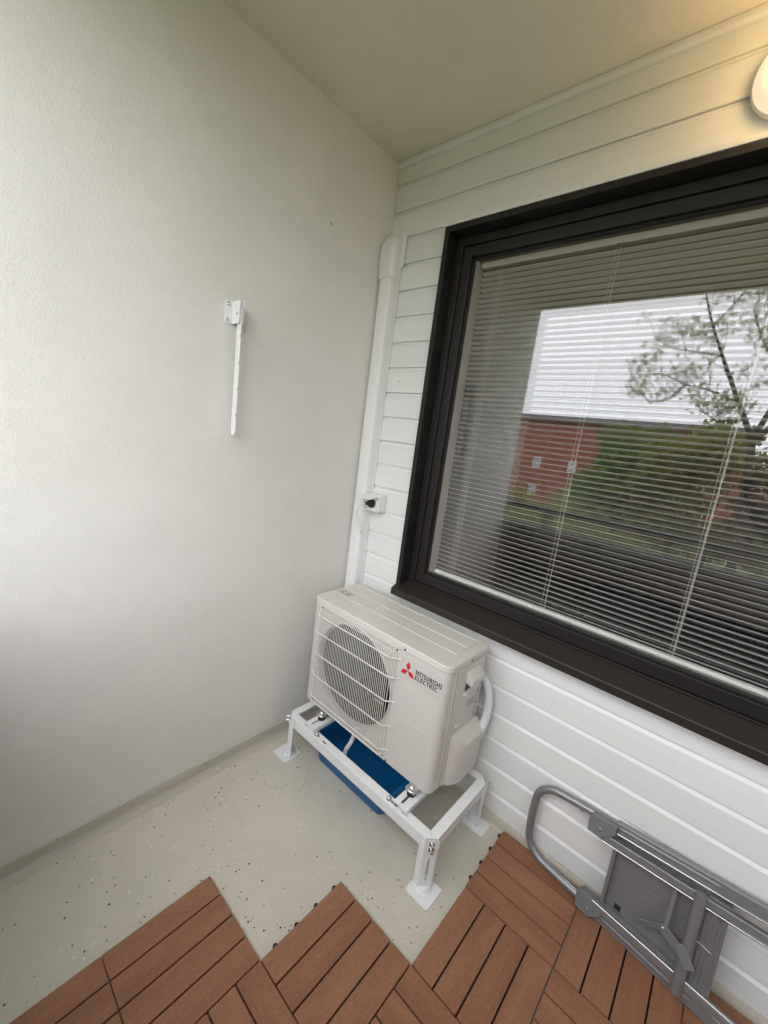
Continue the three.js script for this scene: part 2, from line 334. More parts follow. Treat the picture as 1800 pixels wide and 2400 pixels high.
// venetian blind between the panes
{
  const x0 = WX0 + 0.122, x1 = WX1 - 0.122, zc = -0.098;
  const t = thing('venetian_blind', 'white venetian blind with open slats behind the window glass', 'blind', [0, WY0 + 0.12, 0]);
  const yb = WY0 + 0.12, r = rng(19);
  const s = new THREE.Shape(), n = 6, hw = 0.0125, sag = 0.0012, th = 0.0005;
  for (let i = 0; i <= n; i++) { const u = -1 + 2 * i / n; s[i ? 'lineTo' : 'moveTo'](u * hw, sag * (1 - u * u)); }
  for (let i = n; i >= 0; i--) { const u = -1 + 2 * i / n; s.lineTo(u * hw, sag * (1 - u * u) - th); }
  const slatGeo = toCreasedNormals(new THREE.ExtrudeGeometry(s, { depth: x1 - x0, bevelEnabled: false }).rotateY(Math.PI / 2).translate(x0, 0, 0), 0.5);
  for (let k = 0; k < 62; k++) {
    const y = 0.0285 + k * 0.0205;
    const m = mesh('slat', slatGeo, M.blind, t); m.position.set((r() - 0.5) * 0.004, y, zc); m.rotation.x = -0.20 + (r() - 0.5) * 0.05;
  }
  mesh('bottom_rail', box(x0, 0.002, zc - 0.0125, x1, 0.016, zc + 0.0125, 0.004), M.blind, t);
  mesh('head_rail', box(x0, 1.298, zc - 0.0135, x1, 1.322, zc + 0.0135, 0.002), M.lining, t);  // takes the greyed lining colour in place of shade
  for (let x = 0.535; x < x1; x += 0.416) for (const dz of [0.0135, -0.0135]) for (const dx of (dz > 0 ? [-0.006, 0.006] : [0])) mesh('ladder_cord', cyl(V(x + dx, 0.01, zc + dz), V(x + dx, 1.30, zc + dz), 0.0005, 0.0005, 6), M.cord, t);
  mesh('tilt_wand', cyl(V(1.371, 0.004, zc + 0.019), V(1.371, 1.30, zc + 0.019), 0.0008, 0.0008, 8), M.cord, t);
  mesh('wand_hook', box(0.945, 1.287, zc + 0.013, 0.957, 1.298, zc + 0.018, 0.001), M.fan, t);
}
// the room behind the glass
{
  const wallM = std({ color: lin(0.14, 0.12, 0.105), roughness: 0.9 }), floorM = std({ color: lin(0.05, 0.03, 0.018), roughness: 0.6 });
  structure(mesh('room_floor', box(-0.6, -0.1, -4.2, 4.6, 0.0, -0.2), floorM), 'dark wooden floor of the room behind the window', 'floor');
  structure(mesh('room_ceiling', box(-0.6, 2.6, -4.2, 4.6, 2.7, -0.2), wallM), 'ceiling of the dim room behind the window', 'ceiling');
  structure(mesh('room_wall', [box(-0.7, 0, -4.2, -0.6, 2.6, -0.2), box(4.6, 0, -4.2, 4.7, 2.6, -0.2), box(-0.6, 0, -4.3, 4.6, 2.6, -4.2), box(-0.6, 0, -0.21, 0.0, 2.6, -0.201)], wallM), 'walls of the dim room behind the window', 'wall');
  const sofa = thing('sofa', 'dark sofa standing in the dim room behind the glass', 'sofa', [1.9, 0, -1.3]);
  const sm = std({ color: lin(0.02, 0.018, 0.02), roughness: 0.95 });
  mesh('seat', box(-1.0, 0.1, -0.45, 1.0, 0.42, 0.4, 0.05), sm, sofa); mesh('backrest', box(-1.0, 0.42, 0.15, 1.0, 0.82, 0.4, 0.06), sm, sofa);
  for (const s of [-1, 1]) mesh('armrest', box(s < 0 ? -1.18 : 1.0, 0.1, -0.45, s < 0 ? -1.0 : 1.18, 0.6, 0.4, 0.05), sm, sofa);
  for (const [x, z] of [[-1.1, -0.38], [1.1, -0.38], [-1.1, 0.33], [1.1, 0.33]]) mesh('leg', cyl(V(x, 0, z), V(x, 0.1, z), 0.02), sm, sofa);
}

// ---------------------------------------------------------------- deck of clip-together tiles
{
  const TX = 1.0135, TZ = 0.0315 - 0.017, S = 0.3;
  const t = thing('deck_flooring', 'brown composite deck tiles clipped together in a stepped edge', 'decking', [TX, 0, TZ]);
  const slatG = [];
  for (let v = 0; v < 3; v++) slatG.push(muv(new RoundedBoxGeometry(0.2978, 0.012, 0.0702, 1, 0.0012), false, v * 0.31 + 0.5, v * 0.17 + 0.5));
  const baseG = [new THREE.BoxGeometry(0.294, 0.0066, 0.294).translate(0, 0.0036, 0)];
  for (let a = 0; a < 7; a++) { const p = -0.141 + a * 0.047; baseG.push(new THREE.BoxGeometry(0.290, 0.0016, 0.006).translate(0, 0.0075, p), new THREE.BoxGeometry(0.006, 0.0016, 0.290).translate(p, 0.0076, 0)); }
  const tabs = []; for (let a = 0; a < 4; a++) tabs.push(new THREE.CylinderGeometry(0.0075, 0.0075, 0.006, 14).translate(-0.1525, 0.008, -0.1375 + a * 0.075 + 0.012));
  const baseTabs = merge([...baseG, ...tabs]);
  const base = merge(baseG), start = { '-2': 3, '-1': 2, 0: 0, 1: 0, 2: 0, 3: 0 }, r = rng(8);
  for (let i = -2; i <= 3; i++) for (let j = start[i]; j <= 4; j++) {
    const alongX = (i === -2) ? false : ((i + j) % 2 === 0);
    const tile = mesh('deck_tile', (i === 0 && j === 0) || (i === -1 && j === 2) ? baseTabs : base, M.base, t); tile.position.set((i + 0.5) * S, 0.0006, (j + 0.5) * S);
    for (let k = 0; k < 4; k++) {
      const s = mesh('slat', slatG[Math.floor(r() * 3)], deckMats[Math.floor(r() * 4)], tile), o = -0.1125 + k * 0.0750;
      s.position.set(alongX ? 0 : o, 0.0153 + (r() - 0.5) * 0.0005, alongX ? o : 0); if (!alongX) s.rotation.y = Math.PI / 2 * (r() < 0.5 ? 1 : -1);
    }
  }
}

// ---------------------------------------------------------------- pipe trunking in the corner
{
  const t = thing('pipe_trunking', 'white plastic pipe trunking rising up the corner', 'trunking', [0.047, 0.62, 0.001]);
  // section in (x, -z): flat back, rounded front corners
  const duct = upright(ext(rr(-0.036, -0.058, 0.037, 0, [0.016, 0.016, 0.001, 0.001]), 1.60)).translate(0, 0, 0);
  mesh('duct', muv(toCreasedNormals(duct, 0.5)), M.pvc, t);
  mesh('duct_base', box(-0.036, 0.0, 0.0002, 0.0405, 1.595, 0.009, 0.001), M.pvc, t);
  // elbow cap that turns back into the wall
  const ring = (y, z0, z1, hw, r) => { const pts = rr(-hw, -z1, hw, -z0, [r, r, 0.002, 0.002]).getSpacedPoints(47); return pts.map(p => [p.x, y, -p.y]); };
  const rows = [ring(1.545, 0.000, 0.058, 0.038, 0.017), ring(1.5455, 0.000, 0.0645, 0.0435, 0.019), ring(1.575, 0.000, 0.0655, 0.044, 0.02), ring(1.60, 0.0, 0.0675, 0.0455, 0.021), ring(1.63, 0.0, 0.0705, 0.0465, 0.024), ring(1.655, 0.0, 0.072, 0.047, 0.03), ring(1.675, 0.0, 0.0705, 0.0455, 0.032), ring(1.692, 0.0, 0.065, 0.043, 0.032), ring(1.707, 0.0, 0.056, 0.039, 0.03), ring(1.718, 0.0, 0.044, 0.0335, 0.026), ring(1.726, 0.0, 0.028, 0.026, 0.018), ring(1.7285, 0.0, 0.01, 0.02, 0.006)];
  const pos = [], idx = [], n = rows[0].length;
  rows.forEach(R => R.forEach(p => pos.push(...p)));
  for (let a = 0; a < rows.length - 1; a++) for (let b = 0; b < n - 1; b++) { const i = a * n + b; idx.push(i, i + 1, i + n, i + 1, i + n + 1, i + n); }
  const c0 = pos.length / 3; pos.push(0, 1.7285, 0.004); for (let b = 0; b < n - 1; b++) idx.push((rows.length - 1) * n + b, (rows.length - 1) * n + b + 1, c0);
  const g = new THREE.BufferGeometry(); g.setAttribute('position', new THREE.Float32BufferAttribute(pos, 3)); g.setIndex(idx); g.computeVertexNormals();
  mesh('elbow_cap', g, M.pvc, t);
  mesh('wall_flange', muv(ext(rr(-0.046, 1.585, 0.060, 1.740, [0.004, 0.034, 0.03, 0.02]), 0.022, 0.008)), M.pvc, t);
}
// insulated pipe from the trunking round the back of the unit
{
  const pts = [V(0.055, 0.63, 0.033), V(0.075, 0.57, 0.030), V(0.16, 0.53, 0.028), V(0.42, 0.545, 0.028), V(0.70, 0.585, 0.028), V(0.815, 0.60, 0.034), V(0.852, 0.565, 0.036), V(0.867, 0.50, 0.040), V(0.868, 0.435, 0.055), V(0.860, 0.385, 0.085), V(0.852, 0.352, 0.10)];
  const t = thing('insulated_pipe', 'thick white insulated pipe bending into the side of the outdoor unit', 'pipe', [0.055, 0.63, 0.033]);
  const rel = pts.map(p => p.clone().sub(t.position));
  mesh('insulation', tube(rel, 0.0165, 120, 14), M.hose, t);
  const rel2 = pts.slice(4).map(p => p.clone().sub(t.position).add(V(0.004, -0.030, -0.004)));
  mesh('cable', tube(rel2, 0.009, 60, 10), M.hose, t);
}
// power socket on the siding, plug and lead
{
  const t = thing('power_socket', 'white surface mounted power socket with its lid raised', 'socket', [0.136, 1.123, 0.001]);
  const b = mesh('housing', muv(ext(rr(-0.042, 0, 0.042, 0.084, 0.008), 0.052, 0.005)), M.pvc, t);
  mesh('socket_rim', new THREE.TorusGeometry(0.026, 0.003, 8, 28).translate(0, 0.040, 0.0525), M.pvc, t);
  const lid = mesh('lid', ext(rr(-0.038, 0, 0.038, 0.066, 0.006), 0.006, 0.0015), M.pvc, t); lid.position.set(0, 0.080, 0.051); lid.rotation.x = 1.72;
  for (const s of [-1, 1]) mesh('screw', cyl(V(s * 0.031, 0.012, 0.052), V(s * 0.031, 0.012, 0.0535), 0.003, 0.003, 10), M.zinc, t);
  const p = thing('plug', 'black plug with a thin white lead in the raised lid socket', 'plug', [0.136, 1.163, 0.054]);
  const prof = [[0, 0], [0.0205, 0], [0.0205, 0.012], [0.017, 0.016], [0.012, 0.027], [0.0075, 0.032], [0.006, 0.043], [0, 0.043]].map(a => new THREE.Vector2(...a));
  mesh('plug_body', new THREE.LatheGeometry(prof, 24).rotateX(Math.PI / 2).rotateY(-0.15), M.rubber, p);
  const o = p.position;
  mesh('lead', tube([V(0.130, 1.163, 0.090), V(0.122, 1.160, 0.108), V(0.104, 1.140, 0.116), V(0.094, 1.105, 0.108), V(0.100, 1.065, 0.092), V(0.106, 1.035, 0.078), V(0.098, 1.012, 0.066), V(0.080, 1.008, 0.055)].map(q => q.sub(o)), 0.0046, 60, 8), M.pvc, p);
}
// bracket with a perforated strap on the plaster wall
{
  const t = thing('wall_bracket', 'white steel bracket with a hanging perforated strap on the plaster wall', 'bracket', [0, 1.41, 0.724]);
  const y0 = 0.38, y1 = 0.452;
  mesh('wall_plate', muv(ext(rr(0.008, y0, 0.034, y1, 0.002), 0.003).rotateY(-Math.PI / 2).translate(0.0032, 0, 0)), M.powder, t);
  const holes = s => { for (const [x, y] of [[0.018, y0 + 0.042], [0.036, y0 + 0.042], [0.026, y0 + 0.014]]) { const h = new THREE.Path(); h.absarc(x, y, 0.0017, 0, 7); s.holes.push(h); } return s; };
  mesh('cheek_plate', muv(ext(holes(rr(0.001, y0, 0.052, y1, [0.002, 0.004, 0.002, 0.002])), 0.0028)).translate(0, 0, 0.0055), M.powder, t);
  mesh('cheek_plate', muv(ext(holes(rr(0.001, y0, 0.054, y1, [0.002, 0.004, 0.002, 0.002])), 0.0028)).translate(0, 0, -0.0083), M.powder, t);
  for (const y of [y0 + 0.012, y0 + 0.060]) {
    const s = mesh('screw', new THREE.SphereGeometry(0.0062, 16, 8, 0, 6.3, 0, 1.5).scale(1, 0.6, 1).rotateZ(-Math.PI / 2).translate(0.0034, y, 0.022), M.zinc, t);
    mesh('washer', cyl(V(0.0032, y, 0.022), V(0.0046, y, 0.022), 0.0078), M.zinc, s);
  }
  mesh('pivot_bolt', cyl(V(0.042, y0 + 0.03, -0.014), V(0.042, y0 + 0.03, 0.0125), 0.004), M.zinc, t);
  // strap with holes down the middle and notches in its outer edge
  const s = new THREE.Shape(), a = 0.027, b = 0.055, yb = 0.006, yt = y0 + 0.055;
  s.moveTo(a, yt); s.lineTo(a, yb + 0.014); s.absarc((a + b) / 2, yb + 0.014, 0.014, Math.PI, 2 * Math.PI);
  for (let k = 0; k < 4; k++) { const y = 0.076 + k * 0.088; s.lineTo(b, y - 0.006); s.absarc(b, y, 0.0052, Math.PI * 1.5, Math.PI * 0.5, true); s.lineTo(b, y + 0.005); }
  s.lineTo(b, yt);
  for (let k = 0; k < 5; k++) { const h = new THREE.Path(); h.absarc((a + b) / 2 - 0.001, 0.027 + k * 0.0875, 0.0045, 0, 7); s.holes.push(h); }
  mesh('strap', muv(ext(s, 0.0032)).translate(0, 0, -0.0016), M.powder, t);
}

// ---------------------------------------------------------------- steel stand
const SX0 = 0.118, SX1 = 0.928, SZ0 = 0.036, SZ1 = 0.428, SY = 0.205;
{
  const t = thing('unit_stand', 'white steel floor stand with four plate feet under the outdoor unit', 'stand');
  const ch = 0.030, fl = 0.036;     // corner chamfer, flange
  // rails as folded angles: a top flange and an outer web
  const angle = (len) => { const s = new THREE.Shape(); s.moveTo(0, SY); s.lineTo(-fl, SY); s.lineTo(-fl, SY - 0.0028); s.lineTo(-0.003, SY - 0.0028); s.lineTo(-0.003, SY - 0.042); s.lineTo(0, SY - 0.042); s.lineTo(0, SY); return s; };
  const topPlate = (pts) => { const s = new THREE.Shape(); pts.forEach(([x, z], i) => s[i ? 'lineTo' : 'moveTo'](x, -z)); return s; };
  const slot = (s, x, z, lx, lz, r) => { const h = new THREE.Path(); if (lx > lz) { h.moveTo(x - lx / 2, -z - r); h.lineTo(x + lx / 2, -z - r); h.absarc(x + lx / 2, -z, r, -1.5708, 1.5708); h.lineTo(x - lx / 2, -z + r); h.absarc(x - lx / 2, -z, r, 1.5708, 4.7124); } else { h.moveTo(x + r, -z - lz / 2); h.lineTo(x + r, -z + lz / 2); h.absarc(x, -z + lz / 2, r, 0, Math.PI); h.lineTo(x - r, -z - lz / 2); h.absarc(x, -z - lz / 2, r, Math.PI, 2 * Math.PI); } s.holes.push(h); return s; };
  const g = 0.0006;
  // each long rail: flange with mitred, chamfered ends + web
  const longRail = (z, dir) => {       // dir +1: web on +z
    const zi = z - dir * fl, f = topPlate([[SX0 + ch, z], [SX1 - ch, z], [SX1 - ch / 2 - g, z - dir * ch / 2], [SX1 - fl - g, zi], [SX0 + fl + g, zi], [SX0 + ch / 2 + g, z - dir * ch / 2]]);
    for (const x of [0.30, 0.735]) { slot(f, x + 0.008, z - dir * 0.019, 0.022, 0, 0.0045); slot(f, x + 0.06, z - dir * 0.016, 0.018, 0, 0.0035); }
    const m = mesh('long_rail', merge([upright(ext(f, 0.0028, 0.0006)).translate(0, SY - 0.0028, 0), box(SX0 + ch, SY - 0.042, Math.min(z, z - dir * 0.003), SX1 - ch, SY - 0.0015, Math.max(z, z - dir * 0.003), 0.0008)]), M.powder, t);
    return m;
  };
  const shortRail = (x, dir) => {
    const xi = x - dir * fl, f = topPlate([[x, SZ0 + ch], [x, SZ1 - ch], [x - dir * ch / 2, SZ1 - ch / 2 - g], [xi, SZ1 - fl - g], [xi, SZ0 + fl + g], [x - dir * ch / 2, SZ0 + ch / 2 + g]]);
    mesh('short_rail', merge([upright(ext(f, 0.0028, 0.0006)).translate(0, SY - 0.0028, 0), box(Math.min(x, x - dir * 0.003), SY - 0.042, SZ0 + ch, Math.max(x, x - dir * 0.003), SY - 0.0015, SZ1 - ch, 0.0008)]), M.powder, t);
  };
  longRail(SZ1, 1); longRail(SZ0, -1); shortRail(SX1, 1); shortRail(SX0, -1);
  // legs stand on the diagonal of each corner
  const corners = [[SX0, SZ1, -1, 1], [SX1, SZ1, 1, 1], [SX1, SZ0, 1, -1], [SX0, SZ0, -1, -1]];
  for (const [x, z, dx, dz] of corners) {
    const cx = x - dx * ch / 2, cz = z - dz * ch / 2, L = 0.188, wI = 0.021;
    const holder = new THREE.Matrix4().makeRotationY(Math.atan2(dx, dz)).setPosition(cx + dx * 0.0012, 0, cz + dz * 0.0012);   // local +z faces outwards
    const face = rr(-wI, 0.012, wI, L, 0.001); const h = new THREE.Path(); h.moveTo(-0.0045, 0.045); h.lineTo(-0.0045, 0.125); h.absarc(0, 0.125, 0.0045, Math.PI, 0, true); h.lineTo(0.0045, 0.045); h.absarc(0, 0.045, 0.0045, 0, -Math.PI, true); face.holes.push(h);
    const geo = merge([ext(face, 0.003), new THREE.BoxGeometry(0.003, L - 0.012, 0.024).rotateY(0.60).translate(-wI - 0.0072, (L + 0.012) / 2, -0.0085), new THREE.BoxGeometry(0.003, L - 0.012, 0.024).rotateY(-0.60).translate(wI + 0.0072, (L + 0.012) / 2, -0.0085)]);
    const leg = mesh('leg', muv(geo).applyMatrix4(holder), M.powder, t);
    const tab = mesh('corner_plate', muv(ext(rr(-0.024, SY - 0.040, 0.024, SY + 0.0015, 0.002), 0.0025)).translate(0, 0, 0.0034).applyMatrix4(holder), M.powder, leg);
    for (const yy of [SY - 0.014, SY - 0.034]) mesh('bolt', merge([cyl(V(0, yy, 0.0058), V(0, yy, 0.0105), 0.0082, 0.0082, 6), cyl(V(0, yy, 0.0055), V(0, yy, 0.0068), 0.0105), cyl(V(0, yy, 0.01), V(0, yy, 0.020), 0.0042)]).applyMatrix4(holder), M.zinc, leg);
    // foot plate, weld collar and hole
    const fx = x - dx * 0.012, fz = z - dz * 0.012, ps = rr(fx - 0.046, -fz - 0.046, fx + 0.046, -fz + 0.046, 0.009);
    const hh = new THREE.Path(); hh.absarc(fx + dx * 0.034, -(fz + dz * 0.034), 0.004, 0, 7); ps.holes.push(hh);
    const foot = mesh('foot_plate', muv(upright(ext(ps, 0.004, 0.0008)).translate(0, 0.0002, 0)), M.powder, t);
    mesh('collar', new THREE.LatheGeometry([[0.031, 0], [0.029, 0.003], [0.024, 0.006], [0.0225, 0.013], [0.019, 0.0145], [0, 0.0145]].map(a => new THREE.Vector2(...a)), 28).translate(cx - dx * 0.004, 0.0041, cz - dz * 0.004), M.powder, foot);
  }
  // two cross rails with rubber mounts
  for (const x of [0.262, 0.772]) {
    const s = new THREE.Shape(rr(x - 0.030, -SZ1 + 0.012, x + 0.030, -SZ0 - 0.012, 0.002).getPoints(4)); for (const z of [0.365, 0.10]) slot(s, x - 0.004, z, 0, 0.060, 0.0048);
    const y = SY + 0.0006;
    const rail = mesh('cross_rail', merge([upright(ext(s, 0.0026, 0.0005)).translate(0, y + 0.0135, 0), box(x - 0.030, y, SZ0 + 0.012, x - 0.0275, y + 0.015, SZ1 - 0.012), box(x + 0.0275, y, SZ0 + 0.012, x + 0.030, y + 0.015, SZ1 - 0.012)]), M.powder, t);
    for (const z of [0.345, 0.062]) {
      const mt = mesh('rubber_mount', merge([cyl(V(x - 0.004, y + 0.0162, z), V(x - 0.004, y + 0.033, z), 0.0165, 0.0155, 20)]), M.rubber, rail);
      const prof = [[0.0215, 0], [0.0225, 0.002], [0.020, 0.006], [0.013, 0.009], [0.0095, 0.0095], [0.009, 0.016], [0, 0.017]].map(a => new THREE.Vector2(...a));
      mesh('domed_nut', new THREE.LatheGeometry(prof, 24).translate(x - 0.004, y + 0.0372, z), M.zinc, rail);
    }
    for (const z of [SZ1 - 0.019, SZ0 + 0.019]) mesh('rail_bolt', merge([new THREE.SphereGeometry(0.0085, 16, 8).scale(1, 0.75, 1).translate(x + 0.046 - (x > 0.5 ? 0.1 : 0), SY + 0.0055, z), cyl(V(x + 0.046 - (x > 0.5 ? 0.1 : 0), SY + 0.0003, z), V(x + 0.046 - (x > 0.5 ? 0.1 : 0), SY + 0.0025, z), 0.0105)]), M.zinc, t);
  }
}
// blue tray on the floor under the unit
{
  const t = thing('drip_tray', 'blue plastic tray on the floor under the stand', 'tray', [0.44, 0.001, 0.212]);
  const ring = (y, hx, hz, r) => rr(-hx, -hz, hx, hz, r).getSpacedPoints(63).map(p => [p.x, y, p.y]);
  const rows = [ring(0.003, 0.001, 0.001, 0.0003), ring(0.0, 0.19, 0.112, 0.02), ring(0.003, 0.198, 0.120, 0.025), ring(0.105, 0.222, 0.142, 0.03), ring(0.107, 0.232, 0.152, 0.035), ring(0.112, 0.232, 0.152, 0.035), ring(0.112, 0.219, 0.139, 0.028), ring(0.008, 0.195, 0.117, 0.022), ring(0.004, 0.185, 0.107, 0.02), ring(0.004, 0.001, 0.001, 0.0003)];
  const pos = [], idx = [], n = rows[0].length; rows.forEach(R => R.forEach(p => pos.push(...p)));
  for (let a = 0; a < rows.length - 1; a++) for (let b = 0; b < n - 1; b++) { const i = a * n + b; idx.push(i, i + n, i + 1, i + 1, i + n, i + n + 1); }
  const g = new THREE.BufferGeometry(); g.setAttribute('position', new THREE.Float32BufferAttribute(pos, 3)); g.setIndex(idx); g.computeVertexNormals();
  mesh('tub', muv(toCreasedNormals(g, 0.7)), M.blue, t);
  mesh('rim', tube(rr(-0.231, -0.151, 0.231, 0.151, 0.034).getSpacedPoints(60).map(p => V(p.x, 0.108, p.y)).slice(0, -1), 0.004, 120, 8, true), M.blue, t);
}

// ---------------------------------------------------------------- outdoor unit
const font = await new FontLoader().loadAsync('fonts/droid/droid_sans_bold.typeface.json');
{
  const W = 0.71, D = 0.27, HB = 0.482, X0 = 0.12, Y0 = 0.246, Z0 = 0.06;
  const t = thing('heat_pump_unit', 'cream outdoor heat pump unit with a wire fan guard and red emblem', 'heat pump', [X0, Y0, Z0]);
  const FX = 0.270, FY = 0.252, FR = 0.214;
  const ev = new Evaluator(); ev.useGroups = false; ev.attributes = ['position', 'normal', 'uv'];
  const brush = g => { const b = new Brush(g.index ? g : mergeVertices(g)); b.updateMatrixWorld(); return b; };
  let body = brush(muv(upright(ext(rr(0, -D, W, 0, [0.016, 0.030, 0.012, 0.012]), HB, 0.002, 10))));
  body = ev.evaluate(body, brush(muv(upright(ext(rr(0.008, -D + 0.006, W - 0.008, -0.008, [0.012, 0.026, 0.008, 0.008]), HB - 0.016, 0, 10)).translate(0, 0.01, 0))), SUBTRACTION);
  body = ev.evaluate(body, brush(muv(new THREE.CylinderGeometry(FR, FR, 0.1, 72).rotateX(Math.PI / 2).translate(FX, FY, D))), SUBTRACTION);
  body = ev.evaluate(body, brush(box(0.06, 0.04, -0.02, 0.5, HB - 0.03, 0.02)), SUBTRACTION);
  mesh('casing', body.geometry, M.acBody, t);
  // bell mouth, then shroud and fan blackened to stand for shade in the cavity
  const bell = new THREE.LatheGeometry([[FR + 0.006, 0.001], [FR + 0.004, 0.0045], [FR - 0.001, 0.0055], [FR - 0.004, 0.002], [FR - 0.006, -0.010], [FR - 0.0065, -0.024]].map(a => new THREE.Vector2(...a)), 72).rotateX(Math.PI / 2);
  mesh('bell_mouth', bell.translate(FX, FY, D), M.acBody, t);
  mesh('shroud', new THREE.CylinderGeometry(FR - 0.006, FR - 0.002, 0.17, 64, 1, true).rotateX(Math.PI / 2).translate(FX, FY, D - 0.109), std({ color: lin(0.012, 0.012, 0.012), roughness: 0.6, side: THREE.DoubleSide }), t);
  const fins = []; for (let k = 0; k < 90; k++) fins.push(new THREE.BoxGeometry(0.0012, HB - 0.05, 0.02).translate(0.045 + k * 0.0053, HB / 2 - 0.005, 0.028));
  fins.push(new THREE.BoxGeometry(0.50, HB - 0.03, 0.002).translate(0.285, HB / 2 - 0.005, 0.016));
  const fo = mesh('condenser_fins', merge(fins), M.fins, t); fo.userData.kind = 'stuff';
  const fan = mesh('fan_hub', merge([cyl(V(FX, FY, D - 0.11), V(FX, FY, D - 0.062), 0.040, 0.036, 32), new THREE.SphereGeometry(0.012, 16, 8).scale(1, 1, 0.5).translate(FX, FY, D - 0.062)]), M.fan, t);
  for (let b = 0; b < 3; b++) {
    const pos = [], idx = [], nu = 12, nv = 8;
    for (let i = 0; i <= nu; i++) for (let j = 0; j <= nv; j++) { const u = i / nu, v = j / nv, rad = 0.037 + u * 0.155, ang = b * 2.0944 + 0.35 * u + (v - 0.5) * (1.0 + 0.45 * u); pos.push(FX + rad * Math.cos(ang), FY + rad * Math.sin(ang), D - 0.088 + (v - 0.5) * (0.06 - 0.015 * u) + 0.01 * Math.sin(v * 3.14)); }
    for (let i = 0; i < nu; i++) for (let j = 0; j < nv; j++) { const a = i * (nv + 1) + j; idx.push(a, a + 1, a + nv + 1, a + 1, a + nv + 2, a + nv + 1); }
    const g = new THREE.BufferGeometry(); g.setAttribute('position', new THREE.Float32BufferAttribute(pos, 3)); g.setIndex(idx); g.computeVertexNormals();
    const m = M.fan.clone(); m.side = THREE.DoubleSide; mesh('fan_blade', g, m, fan);
  }
  mesh('motor_bar', merge([box(FX - 0.05, 0.02, 0.055, FX - 0.03, HB - 0.02, 0.07), box(FX + 0.03, 0.02, 0.055, FX + 0.05, HB - 0.02, 0.07), cyl(V(FX, FY, 0.05), V(FX, FY, D - 0.115), 0.05)]), M.black, t);
  // wire guard
  const wires = [], zf = D + 0.021, gx0 = 0.050, gx1 = 0.487, gb = 0.030, gt = 0.462;
  const path = (p, r = 0.00145, seg = 7) => { const c = new THREE.CurvePath(); for (let i = 0; i < p.length - 1; i++) c.add(new THREE.LineCurve3(p[i], p[i + 1])); const pts = p; const g = []; for (let i = 0; i < pts.length - 1; i++) g.push(cyl(pts[i], pts[i + 1], r, r, seg, false)); return g; };
  const nW = 48;
  for (let k = 0; k < nW; k++) {
    const x = gx0 + (gx1 - gx0) * k / (nW - 1), e = Math.min(k, nW - 1 - k), zz = zf - (e === 0 ? 0.010 : e === 1 ? 0.003 : 0);
    wires.push(...path([V(x, gb, zz), V(x, gt - 0.022, zz), V(x, gt - 0.009, zz - 0.003), V(x, gt + 0.001, zz - 0.009), V(x, gt + 0.007, D + 0.001)]));
  }
  for (const y of [0.055, 0.158, 0.262, 0.362, 0.440]) wires.push(...path([V(gx0 - 0.012, y, D - 0.001), V(gx0 - 0.010, y, D + 0.010), V(gx0, y, zf - 0.010 + 0.0026), V(gx0 + 0.012, y, zf + 0.0036), V(gx1 - 0.012, y, zf + 0.0036), V(gx1, y, zf - 0.0065), V(gx1 + 0.008, y, D + 0.006), V(gx1 + 0.022, y, D + 0.0025)], 0.0026, 8));
  wires.push(...path([V(gx0, gb + 0.001, zf - 0.008), V(gx0 + 0.012, gb + 0.001, zf + 0.0022), V(gx1 - 0.012, gb + 0.001, zf + 0.0022), V(gx1, gb + 0.001, zf - 0.008)], 0.0026, 8));
  wires.push(...path([V(gx0, gt + 0.001, zf - 0.0075), V(gx1, gt + 0.001, zf - 0.0075)], 0.0015, 8));
  mesh('fan_guard', merge(wires), M.wire, t);
  for (const [x, y] of [[gx0 + 0.006, gt + 0.008], [gx1 - 0.004, gt + 0.006], [gx1 - 0.008, 0.018], [gx0 + 0.004, 0.018], [gx1 + 0.010, 0.362], [gx1 + 0.015, 0.006]]) mesh('guard_screw', new THREE.SphereGeometry(0.0044, 12, 8).scale(1, 1, 0.5).translate(x, y, D + 0.001), M.fan, t);
  // lid with a stepped front skirt and raised ribs
  const L = -0.006;
  const lid = mesh('lid', muv(upright(ext(rr(L, -D - 0.006, W + 0.006, 0.004, [0.03, 0.036, 0.016, 0.016]), 0.024, 0.005, 12, 3)).translate(0, HB + 0.001, 0)), M.acLid, t);
  const sk = new THREE.Shape(); sk.moveTo(0.030, HB + 0.012); sk.lineTo(0.030, HB - 0.006); sk.lineTo(0.484, HB - 0.006); sk.bezierCurveTo(0.497, HB - 0.006, 0.499, HB + 0.003, 0.512, HB + 0.003); sk.lineTo(W - 0.032, HB + 0.003); sk.lineTo(W - 0.032, HB + 0.012);
  mesh('front_skirt', muv(ext(sk, 0.004, 0.0008)).translate(0, 0, D + 0.0025), M.acLid, lid);
  const topY = HB + 0.0252, ribs = [];
  for (const z of [0.172, 0.094, 0.016]) mesh('rib', box(0.018, topY - 0.0008, z - 0.0016, W - 0.045, topY + 0.0016, z + 0.0016, 0.0012), M.acLid, lid);
  mesh('rib', box(W - 0.0435, topY - 0.0008, 0.012, W - 0.034, topY + 0.0013, 0.178, 0.0012), M.acLid, lid);
  for (const [x, y, z] of [[0.522, HB + 0.0075, D + 0.0065]]) mesh('lid_screw', new THREE.SphereGeometry(0.0045, 12, 8).scale(1, 1, 0.5).translate(x, y, z), M.fan, lid);
  mesh('lid_screw', new THREE.SphereGeometry(0.0042, 12, 8).scale(0.5, 1, 1).translate(W + 0.006, HB + 0.008, 0.13), M.fan, lid);
